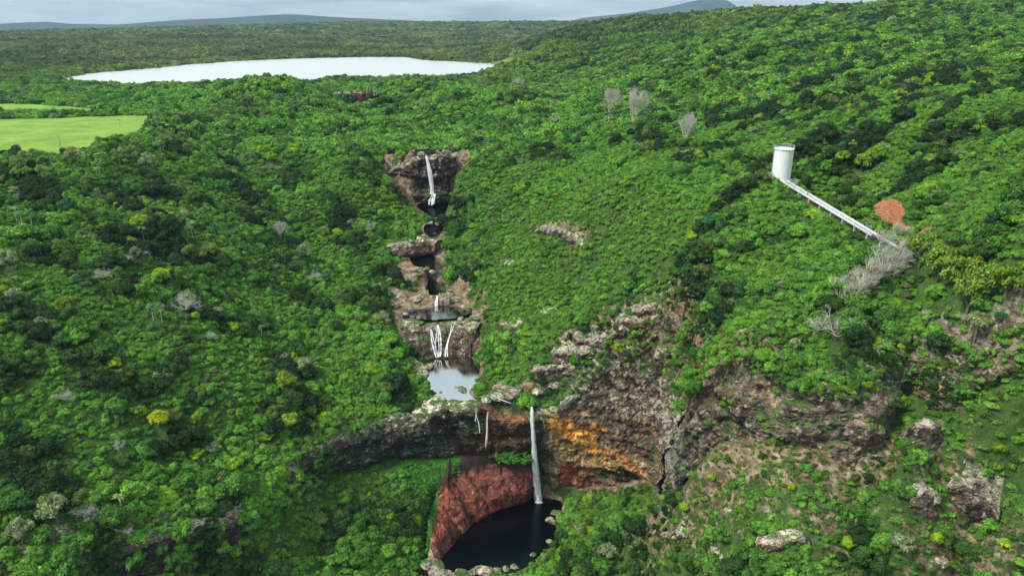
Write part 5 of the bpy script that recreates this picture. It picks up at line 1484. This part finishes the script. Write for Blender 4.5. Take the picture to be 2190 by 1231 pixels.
# ------------------------------------------------------------------ falling water
def fall(label, strands, spread=0.0, seed=0, name='waterfall'):
    rs = random.Random(seed); V = []; F = []; Dn = []
    for path, w0, w1, dens in strands:
        P = resample(path, 0.35) if len(path) > 1 else path
        n = len(P); ring = 8; o = len(V); ph = rs.random() * 10
        tt = np.linspace(0, 1, n)
        for j in range(n):
            t_ = tt[j]; w = (w0 + (w1 - w0) * t_) * (0.85 + 0.3 * math.sin(t_ * 9 + ph) * 0.5)
            nn = noise3(np.array([[P[j][2] * 0.55 + ph, ph, 0.5], [P[j][2] * 1.7 + ph, ph, 3.5]]))
            w = w * (1 + 0.9 * float(nn[1])); w = max(w, 0.05)
            ox = (0.10 * math.sin(t_ * 5 + ph) + 0.28 * float(nn[0]) * t_) * w1
            for k in range(ring):
                a = 2 * math.pi * k / ring
                V.append((P[j][0] + ox + math.cos(a) * w * 0.5, P[j][1] + math.sin(a) * w * 0.22, P[j][2]))
                Dn.append(dens * (1 - 0.35 * t_))
        for j in range(n - 1):
            for k in range(ring):
                F.append((o + j * ring + k, o + j * ring + (k + 1) % ring, o + (j + 1) * ring + (k + 1) % ring, o + (j + 1) * ring + k))
    me = bpy.data.meshes.new('waterfall'); me.from_pydata(V, [], F); me.materials.append(M_FOAM)
    me.polygons.foreach_set('use_smooth', [True] * len(F)); me.update()
    a = me.attributes.new('dens', 'FLOAT', 'POINT'); a.data.foreach_set('value', np.array(Dn, 'f'))
    return tag(link(name, me), label, 'waterfall')
x0, y0, _z = WD(1137, 871, 236.6)
mp = [(x0, 238.6, 41.0), (x0 + .1, 237.2, 40.4), (x0 + .3, 236.4, 37.0), (x0 + .8, 236.1, 28), (x0 + 1.6, 236.6, 18), (x0 + 2.4, 237.6, 8), (x0 + 3.0, 238.4, 0.05)]
def off(P, dx, dy): return [(p[0] + dx * k / (len(P) - 1), p[1] + dy, p[2]) for k, p in enumerate(P)]
def off(P, dx, dy): return [(p[0] + dx * k / (len(P) - 1), p[1] + dy, p[2]) for k, p in enumerate(P)]
main = fall('tall thin white waterfall dropping from the lip into the dark lowest pool', [(mp, 0.6, 2.6, -0.08), (mp, 0.5, 0.9, 0.5), (off(mp, -0.45, -0.2), 0.25, 0.6, 0.4), (off(mp, 0.5, -0.25), 0.2, 0.55, 0.3), (off(mp, 1.0, 0.1), 0.15, 0.5, 0.1),
     (off(mp, -0.95, 0.1), 0.15, 0.5, 0.1), (off(mp, 1.5, 0.2), 0.1, 0.4, -0.02), (off(mp, -1.4, 0.2), 0.1, 0.4, -0.02), ([(x0 + 2.6, 238, 2.6), (x0 + 3.0, 237.8, 1.0), (x0 + 3.2, 237.6, 0)], 1.2, 3.4, 0.0)], seed=1)
def pp(seq, D, dD=0.0):
    n = len(seq); return [WD(a, b, D - dD * k / max(n - 1, 1)) for k, (a, b) in enumerate(seq)]
far_f = fall('distant white waterfall over the dark cliff at the head of the gorge', [(pp([(912,334),(914,342),(919,365),(922,395),(926,415)], 412, 1.5), 1.8, 2.6, 0.18), (pp([(914,336),(921,370),(925,400),(929,416)], 412, 1.5), 1.0, 1.8, 0.1),
     (pp([(929,414),(929,424),(927,437)], 410, 2), 1.6, 1.2, 0.2), (pp([(925,416),(919,428),(918,438)], 410, 2), 0.8, 0.9, 0.08), (pp([(926,418),(924,430),(923,439)], 410, 2), 0.8, 0.9, 0.1)], seed=2)
def lean(seq, D0, D1):
    n = len(seq); y0, y1 = seq[0][1], seq[-1][1]
    return [WD(a, b, D0 + (D1 - D0) * (b - y0) / (y1 - y0)) for a, b in seq]
L2 = fall('left branch of the twin cascade, several thin white strands over brown rock', [(lean(q, 289.0, 280.0), a, b, d) for q, a, b, d in (
     ([(921,698),(922,712),(924,730),(929,750),(932,764)], .4, .7, .16), ([(922,700),(927,725),(933,745),(937,764)], .3, .5, .14), ([(935,694),(934,712),(931,735),(932,762)], .2, .4, .08), ([(937,694),(941,715),(943,740),(942,763)], .4, .7, .16), ([(936,694),(938,725),(939,762)], .3, .5, .1))], seed=3)
R2 = fall('right branch of the twin cascade, a forked white strand', [(lean(q, 289.0, 280.0), a, b, d) for q, a, b, d in (
     ([(972,693),(966,708),(961,722),(957,740),(957,762)], .3, .5, .13), ([(965,695),(963,710),(958,728),(954,745),(953,762)], .35, .6, .12), ([(950,730),(950,762)], .2, .3, .0))], seed=4)
S3 = fall('small white chute between two pools above the twin cascade', [([(*W(934,633,56.4), 56.5), (*W(934,645,55), 55.3), (*W(933,654,53.1), 53.1)], 0.8, 1.6, .3)], seed=5)
S4 = fall('thin white trickle down the dark wall left of the main waterfall', [(pp([(1017,872),(1019,890),(1024,905),(1026,925)], 236.2, 1), .5, .3, .04), (pp([(1019,872),(1018,885),(1016,900)], 236.2, 1), .4, .3, .02)], seed=6)
S5 = fall('faint veil of water down the wall between trickle and main waterfall', [(pp([(1043,880),(1042,900),(1041,930),(1038,955)], 235.6, 1), .7, .9, -.04)], seed=7)
S6 = fall('short white run of water in the slot behind the brown ledge', [([(*W(1062,851,41.6), 41.8), (*W(1078,857,41.5), 41.6), (*W(1092,862,41.3), 41.4)], 1.0, .6, .1)], seed=8)

# ------------------------------------------------------------------ tank and pipeline
tx, ty, tz = TANK_P
RT, HT = 3.35, 11.0
tank = thing('storage_tank', (tx, ty, tz), 'tall white cylindrical steel tank standing on the ridge above the pipeline', 'tank')
prof = [(RT, 0)]
for k in range(1, 9):
    prof += [(RT, HT * k / 8.0)]
MB().lathe(prof, 64).build('shell', M_TANK, tank, True)
MB().lathe([(0.05, HT + 0.35), (RT * 0.6, HT + 0.25), (RT + 0.12, HT + 0.03), (RT + 0.12, HT - 0.12), (RT - 0.2, HT - 0.12)], 64).build('roof', M_TANK, tank)
rl = MB()
for k in range(22):
    a = 2 * math.pi * k / 22; c_, s_ = math.cos(a) * (RT + .14), math.sin(a) * (RT + .14)
    rl.tube((c_, s_, HT - 0.1), (c_, s_, HT + 1.25), 0.045, n=5)
rl.ring((0, 0, HT + 1.2), RT + .14, 0.045, 44); rl.ring((0, 0, HT + 0.65), RT + .14, 0.03, 44)
rl.build('railing', M_LIGHTSTEEL, tank)
wk = MB(); wk.lathe([(RT, HT - .1), (RT + .22, HT - .1), (RT + .22, HT - .18), (RT, HT - .18)], 48); wk.build('walkway', M_STEEL, tank)
ld = MB()
for dx in (-.25, .25): ld.tube((-RT - .12, dx, 0), (-RT - .12, dx, HT + 1), 0.04, n=5)
for k in range(32): ld.tube((-RT - .12, -.25, .3 + k * .35), (-RT - .12, .25, .3 + k * .35), 0.025, n=4)
ld.build('ladder', M_STEEL, tank)
MB().lathe([(0.1, 0.02), (RT + .6, 0.0), (RT + .6, -2.5), (0.1, -2.5)], 48).build('base', M_CONC, tank)

A, B = Vector(PIPE_A), Vector(PIPE_B); dr = (B - A); Lp = dr.length; dr.normalize(); sd_ = Vector((-dr.y, dr.x, 0)).normalized()
pl = thing('pipeline', tuple(A), 'pair of parallel silver pipes running down the ridge from the white tank', 'pipeline')
ex_ = A + (Vector(TANK_P) + Vector((0, 0, .5)) - A) * 0.65
for k, (o_, r_, l0, l1) in enumerate(((0.95, 0.50, 0.0, 1.03), (-0.95, 0.46, 0.0, 0.86))):
    b = MB(); 
    a0 = A + sd_ * o_ + dr * (Lp * l0) - A; a1 = A + sd_ * o_ + dr * (Lp * l1) - A
    b.tube(tuple(ex_ + sd_ * o_ * .6 - A), tuple(a0), r_, r_, 16); b.tube(tuple(a0), tuple(a1), r_, r_, 16)
    b.build('pipe', M_PIPE, pl, True)
    f = MB(); m_ = 12
    for j in range(m_):
        c_ = a0.lerp(a1, (j + .5) / m_); f.tube(tuple(c_ - dr * .12), tuple(c_ + dr * .12), r_ + .1, r_ + .1, 16)
    f.build('flanges', M_LIGHTSTEEL, pl)
s_ = MB()
for j in range(9):
    c_ = dr * (Lp * (j + .5) / 9)
    s_.box((c_.x, c_.y, c_.z - 1.15), (3.2, 0.5, 1.5), math.atan2(sd_.y, sd_.x))
s_.build('saddles', M_CONC, pl)
w_ = MB()
for j in range(60):
    c_ = dr * (Lp * j / 60.0); w_.box((c_.x, c_.y, c_.z - .1), (0.75, .25, .05), math.atan2(sd_.y, sd_.x))
for e in (-.35, .35): w_.tube(tuple(sd_ * e), tuple(sd_ * e + dr * Lp), 0.05, n=4)
w_.build('walkway', M_STEEL, pl)

def frame_platform(name, c, size, legs, label, rz=0.0):
    root = thing(name, c, label, 'platform', None, rz); b = MB(); r = MB()
    X, Y = size
    b.box((0, 0, 0), (X, Y, .15))
    for x in (-X / 2 + .1, X / 2 - .1):
        for y in (-Y / 2 + .1, Y / 2 - .1):
            r.tube((x, y, -legs), (x, y, 1.25), .07, n=6)
    for h in (.6, 1.2):
        for (p, q) in (((-1, -1), (1, -1)), ((1, -1), (1, 1)), ((1, 1), (-1, 1)), ((-1, 1), (-1, -1))):
            r.tube((p[0] * (X / 2 - .1), p[1] * (Y / 2 - .1), h), (q[0] * (X / 2 - .1), q[1] * (Y / 2 - .1), h), .045, n=5)
    b.build('deck', M_STEEL, root); r.build('railing', M_LIGHTSTEEL, root)
    return root
c_ = WD(1692, 392, 257)
frame_platform('access_platform', c_, (4.2, 2.4), 2.5, 'small railed steel platform where the pipes leave the tank')
c_ = WD(1640, 376, 260)
vp = frame_platform('valve_platform', c_, (3.6, 2.6), 2.5, 'grey steel platform with valves left of the white tank')
v = MB(); v.tube((-.8, 0, .1), (-.8, 0, 1.6), .3, n=12); v.tube((.5, .2, .1), (.5, .2, 1.2), .35, n=12); v.tube((-.8, 0, .9), (2.2, .1, .6), .28, n=12); v.ring((-.8, 0, 1.75), .35, .05, 16); v.tube((-1.9, .6, -.6), (-.8, 0, .5), .25, n=10)
v.build('valve', M_LIGHTSTEEL, vp)

# ------------------------------------------------------------------ poles
def pole(a, b_, hp, label, group=None, D=None, arm=1, up=0.0, r=0.14, lean=0.0):
    if D: x, y, z = WD(a, b_, D)
    else: x, y, z = ray_hit(a, b_)
    dpt = proj(np.array([x, y, z]))[2]; h = hp * dpt / FPX + up
    root = thing('utility_pole', (x, y, z), label, 'pole', group, 0.4)
    m = MB(); m.tube((0, 0, -2.5), (lean, 0, h), r, r * .65, 8); m.build('post', M_WOODPOLE, root)
    if arm:
        c = MB(); c.box((lean, 0, h - .35), (2.0 if arm == 1 else 3.0, .14, .16)); c.build('crossarm', M_WOODPOLE, root)
        i = MB()
        for q in (-.85, 0, .85): i.tube((lean + q, 0, h - .25), (lean + q, 0, h + .05), .06, .04, 6)
        i.build('insulators', M_LIGHTSTEEL, root)
    return root
pole(133, 322, 32, 'weathered pole leaning at the near corner of the lower cane field', lean=-.5, r=.2)
pole(257, 272, 17, 'pole standing in the middle of the cane field by a dark bush', r=.18)
pole(31, 219, 19, 'leftmost pole behind the far cane field', r=.2)
for q in ((138,224,20),(202,230,21),(269,234,20)):
    pole(*q, 'grey pole in the row behind the far cane field', 'poles in the row behind the far cane field', r=.2)
pole(359, 229, 22, 'pole at the right end of the far cane field', r=.2)
pole(410, 213, 12, 'thin pole among dark trees right of the cane fields', r=.18)
pole(1182, 212, 15, 'left one of two white poles on the slope right of the river', r=.2)
pole(1232, 224, 15, 'right one of two white poles on the slope right of the river', r=.2)
pole(1344, 188, 15, 'white pole high on the far right slope', r=.2)
pole(1559, 338, 20, 'thin white pole on the knoll left of the tank', r=.12)
u = pole(1724, 436, 30, 'single pole with crossarm beside the upper pipes', D=246, r=.12)
hfr = thing('power_line_frame', WD(1849, 500, 222), 'two-legged pole frame standing over the lower pipes', 'pole')
b = MB()
for dx in (0, 1.6): b.tube((dx, 0, -2), (dx + (.25 if dx else .2), 0, 3.8), .12, .1, 8)
b.build('legs', M_WOODPOLE, hfr); b = MB(); b.box((.95, 0, 3.6), (2.8, .15, .18)); b.tube((0.05, 0, 1.2), (1.7, 0, 3.0), .05, n=5); b.build('crossarm', M_WOODPOLE, hfr)
i = MB()
for q in (-.3, .95, 2.2): i.tube((q, 0, 3.7), (q, 0, 4.05), .06, .04, 6)
i.build('insulators', M_LIGHTSTEEL, hfr)
for a, lab in ((607, 'left radio mast on the distant blue ridge'), (621, 'right radio mast on the distant blue ridge')):
    x, y, z = WD(a, 33, 6500)
    m = MB()
    for sx, sy in ((-1, -1), (1, -1), (0, 1)): m.tube((sx * 2.2, sy * 2.2, -20), (0, 0, 50), .5, .3, 5)
    for k in range(9): m.ring((0, 0, k * 5), 2.0 * (1 - k / 12), .25, 3)
    root = thing('radio_mast', (x, y, z), lab, 'mast'); m.build('lattice', M_STEEL, root)
# rusty gates in the rock wall at the valley head
for a, b_, w, h, lab in ((771, 206, 6, 11, 'narrow rust-red panel on the dark rock wall below the lake'), (788, 203, 6, 8, 'smaller rust-red panel right of the taller one, below the lake')):
    x, y = W(a, b_, 118); dpt = proj(np.array([x, y, 118]))[2]
    m = MB().box((0, 0, 0), (w * dpt / FPX, .4, h * dpt / FPX)); 
    for k in range(3): m.box((0, -.3, (k - 1) * h * dpt / FPX * .3), (w * dpt / FPX * .95, .3, .3))
    o = m.build('rusty_panel', M_RUST); o.location = (x, y - 4, 118); tag(o, lab, 'panel')

# ------------------------------------------------------------------ haze
bmx = MB().box((0, 4980, 95), (24000, 10400, 660))
hm = bpy.data.materials.new('haze'); hm.use_nodes = True
t = hm.node_tree; t.nodes.clear()
ho = N(t, 'ShaderNodeOutputMaterial'); hv = N(t, 'ShaderNodeVolumePrincipled')
hv.inputs['Color'].default_value = (0.52, 0.75, 0.97, 1); hv.inputs['Density'].default_value = 0.000045; hv.inputs['Anisotropy'].default_value = 0.2
t.links.new(hv.outputs[0], ho.inputs['Volume'])
tag(bmx.build('haze', hm), kind='stuff')
